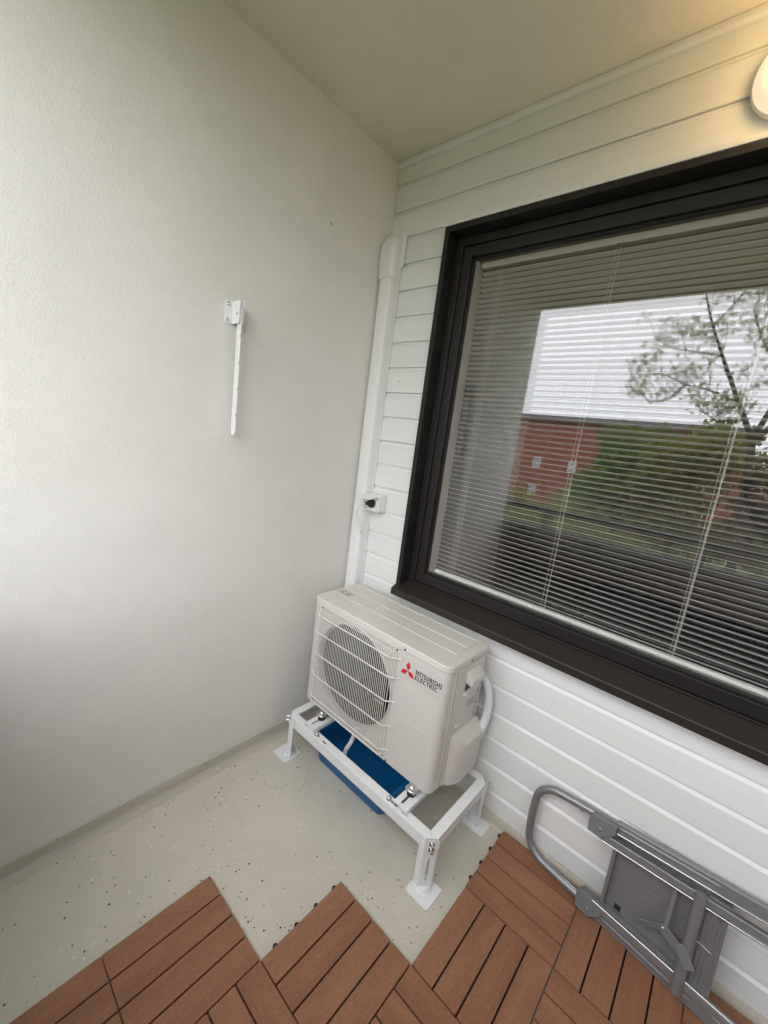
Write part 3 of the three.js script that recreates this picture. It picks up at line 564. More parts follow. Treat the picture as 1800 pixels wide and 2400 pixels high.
  // no-step pictogram printed on the lid
  {
    const c = document.createElement('canvas'); c.width = 256; c.height = 128; const x = c.getContext('2d');
    x.fillStyle = '#dcd8cd'; x.fillRect(0, 0, 256, 128); x.strokeStyle = '#242424'; x.lineWidth = 9; x.strokeRect(8, 8, 240, 112);
    for (const cx of [72, 184]) { x.lineWidth = 9; x.beginPath(); x.arc(cx, 64, 40, 0, 7); x.stroke(); x.lineWidth = 8; x.beginPath(); x.moveTo(cx - 28, 36); x.lineTo(cx + 28, 92); x.moveTo(cx + 20, 40); x.lineTo(cx - 12, 88); x.stroke(); x.fillStyle = '#242424'; x.fillRect(cx - 16, 76, 32, 10); }
    const tx = new THREE.CanvasTexture(c); tx.colorSpace = THREE.SRGBColorSpace;
    const g = new THREE.PlaneGeometry(0.074, 0.036).rotateX(-Math.PI / 2).rotateY(-0.02).translate(0.052, topY + 0.0004, 0.136);
    mesh('pictogram_label', g, std({ map: tx, roughness: 0.5 }), lid);
  }
  // front panel details
  mesh('emboss_line', merge([box(0.532, 0.222, D - 0.001, 0.666, 0.2238, D + 0.0011, 0.0006)]), M.acLid, t);
  const groove = (x0, y0, x1, y1) => mesh('panel_rim', box(x0, y0, D - 0.001, x1, y1, D + 0.0006, 0.0003), M.acBody, t);
  groove(0.5320, 0.052, 0.5332, 0.222); groove(0.6648, 0.052, 0.666, 0.222); groove(0.5332, 0.052, 0.6648, 0.0532);
  mesh('foil_label', ext(rr(0.506, 0.373, 0.702 - 0.018, 0.462, 0.002), 0.0003).translate(0, 0, D + 0.0001), M.sticker, t);
  const em = []; const a = 0.0208;
  for (let k = 0; k < 3; k++) { const s = new THREE.Shape(); s.moveTo(0, 0); s.lineTo(a * 0.5, a * 0.866); s.lineTo(0, a * 1.732); s.lineTo(-a * 0.5, a * 0.866); em.push(ext(s, 0.0004).rotateZ(k * 2.0944)); }
  mesh('red_emblem', merge(em).translate(0.543, 0.413, D + 0.0005), M.red, t);
  const word = (txt, w, h, x, y) => { const g = new TextGeometry(txt, { font, size: 1, depth: 0.01, curveSegments: 4, bevelEnabled: false }); g.computeBoundingBox(); const b = g.boundingBox; g.translate(-b.min.x, -b.min.y, 0); g.scale(w / (b.max.x - b.min.x), h / (b.max.y - b.min.y), 0.04); return g.translate(x, y, D + 0.0005); };
  mesh('black_lettering', merge([word('MITSUBISHI', 0.112, 0.0178, 0.578, 0.4175), word('ELECTRIC', 0.097, 0.0178, 0.578, 0.3965)]), M.ink, t);
  // right flank: raised panel, handle, dark bars for slits, valve cover, rating label
  mesh('side_panel', muv(ext(rr(-0.205, 0.0, -0.014, HB - 0.012, [0.012, 0.002, 0.004, 0.02]), 0.006, 0.0028).rotateY(Math.PI / 2).translate(W - 0.0005, 0, 0)), M.acBody, t);
  mesh('side_rim', box(W - 0.002, 0.004, 0.214, W + 0.0035, HB - 0.006, 0.222, 0.0025), M.acBody, t);
  const hs = new THREE.Shape(); hs.moveTo(0.004, 0.452); hs.lineTo(0.010, 0.452); hs.lineTo(0.034, 0.428); hs.lineTo(0.036, 0.424); hs.lineTo(0.033, 0.400); hs.lineTo(0.004, 0.408);
  const hg = ext(hs, 0.092, 0.002).translate(W - 0.001, 0, 0.058);
  const handle = mesh('handle', muv(toCreasedNormals(hg, 0.5)), M.acLid, t);
  mesh('recess_shade', box(W + 0.004, 0.372, 0.062, W + 0.0062, 0.404, 0.146, 0.001), M.fan, handle);  // dark plate painting in the shade under the handle
  mesh('handle_lip', box(W + 0.003, 0.358, 0.050, W + 0.016, 0.371, 0.158, 0.004), M.acBody, t);
  for (let k = 0; k < 3; k++) mesh('slit_shade', box(W + 0.0050, 0.290 + k * 0.011, 0.050, W + 0.0059, 0.2925 + k * 0.011, 0.108), M.fan, t);  // dark bars on the panel stand in for shade inside the slits
  {
    const s = new THREE.Shape(); [[0.0, 0.188], [0.010, 0.186], [0.030, 0.168], [0.046, 0.135], [0.048, 0.02], [0.040, 0.004], [0.0, 0.002]].forEach(([x, z], i) => s[i ? 'lineTo' : 'moveTo'](x, -z));
    const g = upright(new THREE.ExtrudeGeometry(s, { depth: 0.205, steps: 5, bevelEnabled: false })), p = g.attributes.position;
    for (let i = 0; i < p.count; i++) { const y = p.getY(i); if (y > 0.19) { p.setX(i, p.getX(i) * 0.22); } if (y < 0.02) { p.setX(i, p.getX(i) * 0.85); } }
    g.computeVertexNormals(); mesh('valve_cover', muv(toCreasedNormals(g, 0.65)).translate(W + 0.0015, 0.004, 0), M.acBody, t);
  }
  mesh('latch', box(W + 0.004, 0.236, 0.150, W + 0.012, 0.250, 0.176, 0.003), M.acLid, t);
  {
    const c = document.createElement('canvas'); c.width = 128; c.height = 512; const x = c.getContext('2d'), r = rng(3); x.fillStyle = '#d2cec4'; x.fillRect(0, 0, 128, 512); x.fillStyle = '#55544f';
    for (let k = 0; k < 46; k++) { const y = 14 + k * 10.6; x.fillRect(10, y, 20 + r() * 76, 3 + (k % 7 === 0 ? 3 : 0)); }
    x.fillRect(84, 60, 34, 60); x.fillRect(84, 330, 34, 70);
    const tx = new THREE.CanvasTexture(c); tx.colorSpace = THREE.SRGBColorSpace;
    mesh('rating_label', new THREE.PlaneGeometry(0.032, 0.33).rotateY(Math.PI / 2).translate(W + 0.0059, 0.27, 0.030), std({ map: tx, roughness: 0.5 }), t);
  }
  for (const x of [0.138, 0.648]) mesh('mounting_foot', box(x - 0.020, -0.0068, -0.014, x + 0.020, 0.003, D + 0.030, 0.0015), M.zinc, t);
  // drain hose with ribs
  const hp = [V(0.285, 0.012, 0.215), V(0.288, -0.03, 0.222), V(0.283, -0.075, 0.232), V(0.268, -0.125, 0.245), V(0.262, -0.19, 0.240), V(0.262, -0.236, 0.22)];
  const curve = new THREE.CatmullRomCurve3(hp), seg = [];
  const hg2 = new THREE.TubeGeometry(curve, 150, 0.0088, 12), hpz = hg2.attributes.position, hn = hg2.attributes.normal;
  for (let i = 0; i <= 150; i++) for (let j = 0; j <= 12; j++) { const k = i * 13 + j, o = 0.0011 * Math.sin(i * 1.5708); hpz.setXYZ(k, hpz.getX(k) + hn.getX(k) * o, hpz.getY(k) + hn.getY(k) * o, hpz.getZ(k) + hn.getZ(k) * o); }
  hg2.computeVertexNormals(); mesh('drain_hose', hg2, M.hose, t);
}
// ---------------------------------------------------------------- folded step ladder on its side
{
  const lo = x => V(x, 0.040 + 0.0 * x, 0.030 + 0.150 * (x - 1.10)), hi = x => V(x - 0.004, 0.327 + 0.078 * (x - 1.13), 0.029 + 0.012 * (x - 1.1));
  const n = V().crossVectors(V(1, 0.04, 0.08), hi(1.4).sub(lo(1.4))).normalize();
  const P = (x, v, w = 0) => lo(x).lerp(hi(x), v).addScaledVector(n, w);
  const O = V(1.4, 0.022, 0.05);
  const t = thing('step_ladder', 'folded grey aluminium step ladder lying against the siding', 'ladder', O.toArray());
  const add = (name, geo, mat, par = t) => { const g = Array.isArray(geo) ? merge(geo) : geo; return mesh(name, g.translate(-O.x, -O.y, -O.z), mat, par); };
  const XE = 2.35;
  // rounded end loop and the two outer tubes
  const loop = [P(1.62, 1), P(1.36, 1), P(1.24, 1), P(1.185, 0.995)];
  for (let k = 1; k < 8; k++) { const a = Math.PI / 2 * k / 8; loop.push(P(1.185 - 0.075 * Math.sin(a), 1 - 0.235 * (1 - Math.cos(a)))); }
  loop.push(P(1.108, 0.70), P(1.106, 0.5), P(1.108, 0.30));
  for (let k = 1; k < 8; k++) { const a = Math.PI / 2 * k / 8; loop.push(P(1.185 - 0.075 * Math.cos(a), 0.235 * (1 - Math.sin(a)))); }
  loop.push(P(1.19, 0.003), P(1.25, 0), P(1.36, 0), P(1.62, 0));
  add('loop_handle', tube(loop, 0.0135, 200, 14), M.alu);
  const up = hi(1.6).sub(lo(1.6)).normalize();
  const rail = (v, w, x0, x1, wd, hh, mat, name) => add(name, bar(P(x0, v, w), P(x1, v, w), wd, hh, up, 0.003), mat);
  rail(1, 0, 1.36, XE, 0.034, 0.024, M.alu, 'upper_rail'); rail(0, 0, 1.36, XE, 0.034, 0.024, M.alu, 'lower_rail');
  rail(0.86, 0.020, 1.325, XE, 0.022, 0.020, M.alu, 'upper_inner_rail'); rail(0.115, 0.020, 1.345, XE, 0.022, 0.020, M.alu, 'lower_inner_rail');
  // rolled edges of the profiles, their highlight put in as brighter metal
  for (const [v, w, x0] of [[0.945, 0.0125, 1.365], [0.818, 0.030, 1.33], [0.052, 0.0125, 1.37], [0.158, 0.030, 1.35]]) add('rolled_edge', bar(P(x0, v, w), P(XE, v, w), 0.0055, 0.0055, up, 0.0026), M.aluBright);
  for (const v of [1, 0]) { const w = 0.0135; add('painted_tube_glint', bar(P(1.25, v ? 0.955 : 0.045, 0.006), P(1.33, v ? 0.955 : 0.045, 0.006), 0.004, 0.003, up, 0.001), M.aluBright); }  // glint along the tube, built in as a thin bright bar
  // plastic hinge brackets
  for (const [x, v, d] of [[1.318, 0.94, 1], [1.338, 0.055, 1]]) {
    const s = new THREE.Shape(); s.moveTo(-0.030, -0.030); s.lineTo(0.012, -0.034); s.lineTo(0.045, -0.004); s.lineTo(0.050, 0.030); s.lineTo(-0.022, 0.030); s.lineTo(-0.034, 0.014);
    const g = ext(s, 0.036, 0.004); const e = P(x + 0.1, v).sub(P(x, v)).normalize();
    const m = new THREE.Matrix4().makeBasis(e, up, V().crossVectors(e, up)).setPosition(P(x, v, -0.004));
    const b = add('hinge_bracket', g.applyMatrix4(m), M.greyPlastic);
    add('rivet', new THREE.SphereGeometry(0.006, 12, 8).applyMatrix4(new THREE.Matrix4().setPosition(P(x + 0.006, v - 0.01, 0.033))), M.alu, b).position.set(O.x - O.x, 0, 0);
  }
  // pressed platform plate with ribs
  const quad = (x0, x1, v0, v1, w0, w1) => { const g = new THREE.BoxGeometry(1, 1, 1, 8, 8, 1), p = g.attributes.position; for (let i = 0; i < p.count; i++) { const q = P(x0 + (x1 - x0) * (p.getX(i) + 0.5), v0 + (v1 - v0) * (p.getY(i) + 0.5), w0 + (w1 - w0) * (p.getZ(i) + 0.5)); p.setXYZ(i, q.x, q.y, q.z); } g.computeVertexNormals(); return toCreasedNormals(g, 0.5); };
  const plate = add('platform', quad(1.372, 1.60, 0.13, 0.87, -0.014, -0.010), M.step);
  add('platform_lip', quad(1.368, 1.378, 0.13, 0.87, -0.014, 0.012), M.step, plate); add('platform_lip', quad(1.378, 1.60, 0.13, 0.165, -0.014, 0.010), M.step, plate);
  for (let k = 0; k < 6; k++) add('platform_rib', bar(P(1.42, 0.30 + k * 0.085, -0.0108), P(1.565, 0.30 + k * 0.085, -0.0108), 0.004, 0.0020, up, 0.001), M.step, plate);
  add('hole_shade', quad(1.405, 1.423, 0.17, 0.222, -0.0098, -0.0085), M.black, plate);  // black patch laid on the plate for the darkness of a hole
  // cross tube, second tread seen on edge, fold clip
  add('cross_tube', cyl(P(1.590, 0.02, 0.030), P(1.590, 0.91, 0.030), 0.0145, 0.0145, 20), M.alu);
  const tread = add('tread', quad(1.606, 1.655, 0.07, 0.90, -0.016, 0.012), M.step);
  for (let k = 0; k < 5; k++) add('tread_rib', bar(P(1.611 + k * 0.0095, 0.09, 0.013), P(1.611 + k * 0.0095, 0.88, 0.013), 0.004, 0.004, V(1, 0, 0), 0.001), M.step, tread);
  for (const v of [0.50, 0.115]) add('pin', bar(P(1.602, v, 0.0165), P(1.640, v - 0.02, 0.0165), 0.004, 0.004, up, 0.0015), M.aluBright, tread);
  const clip = add('fold_clip', [bar(P(1.470, 0.275, 0.012), P(1.535, 0.415, 0.020), 0.020, 0.004, V(1, 0, 0)), bar(P(1.535, 0.415, 0.020), P(1.535, 0.86, 0.006), 0.012, 0.004, V(1, 0, 0)), bar(P(1.525, 0.42, 0.021), P(1.586, 0.37, 0.046), 0.030, 0.004, up), bar(P(1.572, 0.44, 0.046), P(1.606, 0.30, 0.046), 0.028, 0.006, V(1, 0, 0))], M.greyPlastic);
  add('rivet', new THREE.SphereGeometry(0.005, 12, 8).applyMatrix4(new THREE.Matrix4().setPosition(P(1.530, 0.42, 0.026))), M.aluBright, clip);
  add('bolt', new THREE.CylinderGeometry(0.010, 0.010, 0.008, 14).rotateX(Math.PI / 2).applyMatrix4(new THREE.Matrix4().setPosition(P(1.485, 0.235, -0.004))), M.alu, plate);
  // far treads out of sight to the right
  for (const x of [1.95, 2.22]) add('tread', quad(x, x + 0.08, 0.02, 0.98, -0.008, 0.008), M.step);
}
// ---------------------------------------------------------------- lit wall lamp above the window
{
  const t = thing('wall_lamp', 'lit round opal wall lamp on the siding above the window', 'lamp', [1.315, 2.468, 0.001]);
  mesh('lamp_base', new THREE.LatheGeometry([[0, 0], [0.096, 0], [0.098, 0.003], [0.098, 0.014], [0.094, 0.018], [0, 0.018]].map(a => new THREE.Vector2(...a)), 56).rotateX(Math.PI / 2), M.pvc, t);
  const opal = std({ color: lin(0.8, 0.72, 0.62), roughness: 0.35, emissive: lin(1.0, 0.70, 0.48), emissiveIntensity: 0.15 });
  const hot = std({ color: lin(0.9, 0.88, 0.84), roughness: 0.4, emissive: lin(1.0, 0.86, 0.68), emissiveIntensity: 0.5 });
  mesh('opal_globe', new THREE.SphereGeometry(0.095, 48, 24, 0, 6.2832, 0, 1.5708).rotateX(Math.PI / 2).scale(1, 1, 0.6).translate(0, 0, 0.0185), opal, t);
  mesh('bright_diffuser', new THREE.SphereGeometry(0.056, 40, 20, 0, 6.2832, 0, 1.5708).rotateX(Math.PI / 2).scale(1, 1, 0.62).translate(0, 0, 0.062), hot, t);
  const p = new THREE.PointLight(new THREE.Color().setRGB(1.0, 0.64, 0.28), 0.038, 0, 2); p.position.set(0, 0, 0.12); p.castShadow = true; p.shadow.radius = 2.5; t.add(p);
}

// ---------------------------------------------------------------- outside, mirrored in the window
const GY = -3.1;
{
  const grass = octaves(512, [[9, 1, 91], [40, 0.8, 92], [160, 0.9, 93]]);
  const gt = texture(512, i => { const v = 0.6 + grass[i] * 0.7; return [0.26 * v, 0.29 * v, 0.16 * v]; }, true, 9);
  structure(mesh('ground', new THREE.PlaneGeometry(700, 700, 1, 1).rotateX(-Math.PI / 2).translate(0, GY, 0), std({ map: again(gt, 9 / 700), roughness: 1 })), 'grass ground around the house', 'ground');
  scene.getObjectByName('ground').geometry = muv(scene.getObjectByName('ground').geometry); scene.getObjectByName('ground').material.map = gt;
}
{ // brick building across the yard
  const z = 40, x0 = -46, x1 = 1.4, top = 5.2;
  const t = thing('brick_building', 'long red brick building with small white windows across the yard', 'building', [x0, GY, z]);
  mesh('wall', box(0, 0, 0, x1 - x0, top - GY, 11), M.brick, t);
  mesh('roof', box(-0.35, top - GY - 0.1, -0.4, x1 - x0 + 0.35, top - GY + 0.32, 11.4, 0.05), std({ color: lin(0.12, 0.12, 0.13), roughness: 0.7 }), t);
  const frame = std({ color: lin(0.42, 0.42, 0.42), roughness: 0.5 }), gl = std({ color: lin(0.20, 0.21, 0.22), roughness: 0.15 });
  for (let k = 0; k < 13; k++) for (const y of [3.35, 0.6]) {
    const wx = x1 - x0 - 2.6 - k * 3.45;
    const w = mesh('window', [box(wx, y, -0.06, wx + 0.75, y + 0.08, 0.02), box(wx, y + 1.02, -0.06, wx + 0.75, y + 1.1, 0.02), box(wx, y + 0.08, -0.06, wx + 0.08, y + 1.02, 0.02), box(wx + 0.67, y + 0.08, -0.06, wx + 0.75, y + 1.02, 0.02), box(wx + 0.34, y + 0.08, -0.055, wx + 0.41, y + 1.02, 0.02), box(wx + 0.08, y + 0.52, -0.05, wx + 0.67, y + 0.58, 0.02)], frame, t);
    mesh('pane', box(wx + 0.08, y + 0.08, -0.03, wx + 0.67, y + 1.02, -0.01), gl, w);
  }
}
// foliage: many small leaf faces spread through clumps
function leafMass(seed, clumps, size, count, palmate = false) {
  const r = rng(seed), pos = [], nor = [], uv = [], col = []; let tot = 0; clumps.forEach(c => tot += c[3] * c[4] * c[5]);
  const q = new THREE.Quaternion(), a = V(), e = new THREE.Euler();
  for (const [cx, cy, cz, rx, ry, rz] of clumps) {
    const nL = Math.round(count * rx * ry * rz / tot);
    for (let k = 0; k < nL; k++) {
      const u = r() * 2 - 1, th = r() * 6.283, rad = Math.cbrt(0.12 + 0.88 * r()) * (0.82 + 0.3 * r()), s = Math.sqrt(1 - u * u);
      const px = cx + rx * rad * s * Math.cos(th), py = cy + ry * rad * u, pz = cz + rz * rad * s * Math.sin(th);
      e.set(r() * 6.3, r() * 6.3, r() * 6.3); q.setFromEuler(e);
      const sz = size * (0.55 + 0.8 * r()), tint = [0.7 + 0.55 * r(), 0.75 + 0.5 * r(), 0.6 + 0.4 * r()];
      const leaf = palmate ? [0, 1, 2, 3, 4].map(m => { const A = (m - 2) * 0.62; return [[0, 0], [Math.sin(A - 0.2) * 0.7, Math.cos(A - 0.2) * 0.7], [Math.sin(A) * 1.25, Math.cos(A) * 1.25 - 0.08 * Math.abs(m - 2)], [0, 0], [Math.sin(A) * 1.25, Math.cos(A) * 1.25 - 0.08 * Math.abs(m - 2)], [Math.sin(A + 0.2) * 0.7, Math.cos(A + 0.2) * 0.7]]; }).flat() : [[0, 0], [0.38, 0.5], [0, 1], [0, 0], [0, 1], [-0.38, 0.5]];
      for (const [x, y] of leaf) { a.set(x * sz, (y - 0.4) * sz, 0.12 * sz * x * x).applyQuaternion(q); pos.push(px + a.x, py + a.y, pz + a.z); col.push(...tint); uv.push(0, 0); }
    }
  }
  const g = new THREE.BufferGeometry(); g.setAttribute('position', new THREE.Float32BufferAttribute(pos, 3)); g.setAttribute('color', new THREE.Float32BufferAttribute(col, 3)); g.setAttribute('uv', new THREE.Float32BufferAttribute(uv, 2)); g.computeVertexNormals(); return g;
}
const leafMat = (r, g, b) => new THREE.MeshPhysicalMaterial({ color: lin(r, g, b), vertexColors: true, roughness: 0.9, transmission: 0.5, thickness: 0, side: THREE.DoubleSide, specularIntensity: 0.3 });
const G1 = leafMat(0.105, 0.17, 0.036), G2 = leafMat(0.175, 0.185, 0.05), G3 = leafMat(0.14, 0.145, 0.045), G4 = leafMat(0.18, 0.20, 0.045);
function limb(pts, r0, r1, seg = 10) {
  const c = new THREE.CatmullRomCurve3(pts), n = pts.length * 6, g = new THREE.TubeGeometry(c, n, 1, seg), p = g.attributes.position;
  for (let i = 0; i <= n; i++) { const o = c.getPointAt(i / n), R = r0 + (r1 - r0) * i / n; for (let j = 0; j <= seg; j++) { const k = i * (seg + 1) + j; p.setXYZ(k, o.x + (p.getX(k) - o.x) * R, o.y + (p.getY(k) - o.y) * R, o.z + (p.getZ(k) - o.z) * R); } }
  g.computeVertexNormals(); return g;
}
{ // tall bare-branched tree with young leaves
  const O = V(1.75, GY, 9.1), t = thing('chestnut_tree', 'tall tree with bare branches and tufts of young leaves beyond the balcony', 'tree', O.toArray());
  const at = (x, y, z = 9) => V(x, y, z).sub(O);
  mesh('trunk', limb([at(1.75, GY, 9.1), at(1.65, -1, 9.1), at(1.5, 1, 9), at(1.36, 2.35, 9)], 0.11, 0.06), M.bark, t);
  const main = [
    [[1.36, 2.3, 9], [1.0, 3.0, 9], [0.55, 3.9, 9.1], [0.18, 4.7, 9], [-0.1, 5.5, 8.8]], [[1.36, 2.3, 9], [1.55, 3.3, 9.1], [1.5, 4.4, 9.2], [1.75, 5.9, 9]], [[1.36, 2.2, 9], [2.0, 3.3, 8.8], [2.9, 4.2, 8.6], [3.6, 5.2, 8.5]],
    [[1.05, 2.95, 9], [0.6, 3.15, 8.8], [0.12, 3.26, 8.7], [-0.35, 3.45, 8.6], [-0.85, 3.3, 8.5]], [[0.55, 3.9, 9.1], [0.1, 4.0, 9.2], [-0.4, 4.15, 9.3], [-0.75, 4.4, 9.4]], [[0.30, 4.45, 9], [0.6, 4.9, 8.9], [0.95, 5.6, 8.8]], [[1.5, 3.6, 9.1], [1.1, 4.2, 9.3], [0.8, 4.9, 9.4]], [[1.5, 2.9, 9.05], [1.9, 3.6, 9.3], [2.2, 4.6, 9.4]],
    [[0.12, 3.26, 8.7], [-0.1, 2.95, 8.6], [-0.4, 2.85, 8.5]], [[1.2, 2.7, 9], [0.9, 2.55, 8.8], [0.5, 2.75, 8.7]]];
  const clumps = [], r = rng(71);
  for (const b of main) {
    const pts = b.map(p => at(...p)), L = pts.length;
    mesh('limb', limb(pts, b[0][1] < 2.4 ? 0.05 : 0.02, 0.007, 8), M.bark, t);
    const c = new THREE.CatmullRomCurve3(pts);
    for (let k = 0; k < 15; k++) {
      const f = 0.25 + 0.75 * k / 14, p = c.getPointAt(f), d = V(r() - 0.5, 0.25 + r() * 0.7, r() - 0.5).normalize().multiplyScalar(0.2 + 0.4 * r()), e = p.clone().add(d);
      mesh('twig', limb([p, p.clone().lerp(e, 0.5).add(V(0.03, -0.03, 0)), e], 0.007, 0.003, 5), M.bark, t);
      const R = 0.12 + 0.20 * r(); clumps.push([e.x, e.y, e.z, R, R * 0.8, R]); if (r() < 0.6) clumps.push([e.x + (r() - 0.5) * 0.4, e.y - 0.08, e.z + (r() - 0.5) * 0.3, R * 0.8, R * 0.6, R * 0.8]);
    }
  }
  mesh('crown', leafMass(72, clumps, 0.052, 3600, true), leafMat(0.20, 0.19, 0.05), t);
}
function bushTree(name, label, seed, x, z, w, h, base, mat, n, leaf) {
  const r = rng(seed), t = thing(name, label, 'tree', [x, GY, z]), cl = [];
  mesh('trunk', limb([V(0, 0, 0), V(0.1, (base - GY) * 0.6, 0.05), V(-0.05, base - GY + h * 0.4, 0)], 0.16, 0.06), M.bark, t);
  for (let k = 0; k < 5; k++) { const a = k * 1.26 + r(); mesh('limb', limb([V(0, base - GY + 0.1, 0), V(Math.cos(a) * w * 0.25, base - GY + h * 0.35, Math.sin(a) * w * 0.2), V(Math.cos(a) * w * 0.42, base - GY + h * 0.62, Math.sin(a) * w * 0.34)], 0.06, 0.015, 6), M.bark, t); }
  for (let k = 0; k < 34; k++) { const a = r() * 6.283, rad = Math.sqrt(r()) * 0.44, f = r(), s = (0.16 + 0.12 * r()); cl.push([Math.cos(a) * rad * w * (1 - 0.45 * f), base - GY + h * (0.1 + 0.82 * f), Math.sin(a) * rad * w * 0.9 * (1 - 0.45 * f), w * s * 0.85, h * s * 0.62, w * s * 0.8]); }
  mesh('crown', leafMass(seed + 1, cl, leaf, n), mat, t); return t;
}
bushTree('leafy_tree', 'dense green leafy tree before the brick building', 201, -1.5, 14, 3.9, 3.7, -0.9, G1, 11000, 0.15);
bushTree('leafy_tree', 'yellow green leafy tree right of the dense one', 211, 0.15, 12.5, 3.0, 4.2, -0.9, G2, 7500, 0.14);
bushTree('leafy_tree', 'olive green tree at the end of the brick building', 221, 2.6, 13.5, 3.6, 3.2, -0.9, G3, 12000, 0.13);
bushTree('leafy_tree', 'broad green tree far right of the yard', 231, 6.8, 16, 6, 6, -0.8, G1, 14000, 0.16);
function shrub(label, seed, x, z, w, h, d, mat, n, leaf) {
  const r = rng(seed), t = thing('hedge', label, 'hedge', [x, GY, z], 'hedges below the balcony'), cl = [];
  for (let k = 0; k < 30; k++) { const s = 0.22 + 0.16 * r(); cl.push([(r() - 0.5) * w, h * (0.12 + 0.76 * r()), (r() - 0.5) * d, Math.min(w, 1.6) * s, h * s * 0.7, d * s]); }
  for (let k = 0; k < 6; k++) mesh('stem', limb([V((k - 2.5) * w / 6, 0, 0), V((k - 2.4) * w / 6, h * 0.6, 0.05)], 0.03, 0.012, 5), M.bark, t);
  mesh('foliage', leafMass(seed + 1, cl, leaf, n), mat, t);
}
shrub('yellow green hedge close below the handrail near the plaster wall', 301, -3.6, 9, 3.4, 3.4, 1.6, G4, 9000, 0.09);
shrub('dark green hedge below the handrail in the middle of the yard', 311, -0.4, 8.2, 3.2, 3.3, 1.5, G1, 10000, 0.08);
shrub('olive hedge below the handrail at the foot of the tall tree', 321, 2.8, 8.4, 3.4, 3.5, 1.5, G3, 9000, 0.08);
shrub('green hedge farther along the yard to the right', 331, 6.2, 9, 3.4, 3.5, 1.6, G1, 8000, 0.09);
shrub('pale hedge before the far left end of the brick building', 341, -8.5, 16, 6, 3.6, 2.0, G4, 9000, 0.13);

shrub('low yellow green hedge right behind the parapet gap', 351, -1.6, 5.6, 3.4, 3.7, 1.3, G4, 15000, 0.08);
shrub('low dark hedge behind the parapet gap right of the yellow one', 361, 1.3, 5.4, 3.2, 3.6, 1.3, G1, 15000, 0.08);

// ---------------------------------------------------------------- the person taking the photograph, seen only in the glass
function isoSurface(lo, size, res, sdf) {        // marching cubes over a cube of edge 'size'
  const mc = new MarchingCubes(res, new THREE.MeshStandardMaterial(), false, false, 400000), h = res / 2;
  mc.isolation = 0;
  for (let k = 0; k < res; k++) for (let j = 0; j < res; j++) for (let i = 0; i < res; i++)
    mc.field[i + j * res + k * res * res] = -sdf(lo.x + size * i / res, lo.y + size * j / res, lo.z + size * k / res);
  mc.update();
  const n = mc.count, g = new THREE.BufferGeometry(), p = new Float32Array(n * 3);
  for (let i = 0; i < n; i++) { p[3 * i] = lo.x + size * (mc.positionArray[3 * i] * h + h) / res; p[3 * i + 1] = lo.y + size * (mc.positionArray[3 * i + 1] * h + h) / res; p[3 * i + 2] = lo.z + size * (mc.positionArray[3 * i + 2] * h + h) / res; }
  g.setAttribute('position', new THREE.BufferAttribute(p, 3));
  const w = mergeVertices(g, 1e-5); w.computeVertexNormals(); return w;
}
function capsules(list, k) {       // smooth union of tapered capsules [a, b, ra, rb]
  return (x, y, z) => {
    let d = 1e3;
    for (const [a, b, ra, rb] of list) {
      const bx = b.x - a.x, by = b.y - a.y, bz = b.z - a.z, px = x - a.x, py = y - a.y, pz = z - a.z;
      const t = Math.max(0, Math.min(1, (px * bx + py * by + pz * bz) / (bx * bx + by * by + bz * bz + 1e-9)));
      const e = Math.hypot(px - bx * t, py - by * t, pz - bz * t) - (ra + (rb - ra) * t), q = Math.max(k - Math.abs(d - e), 0) / k;
      d = Math.min(d, e) - q * q * k * 0.25;
    }
    return d;
  };
}
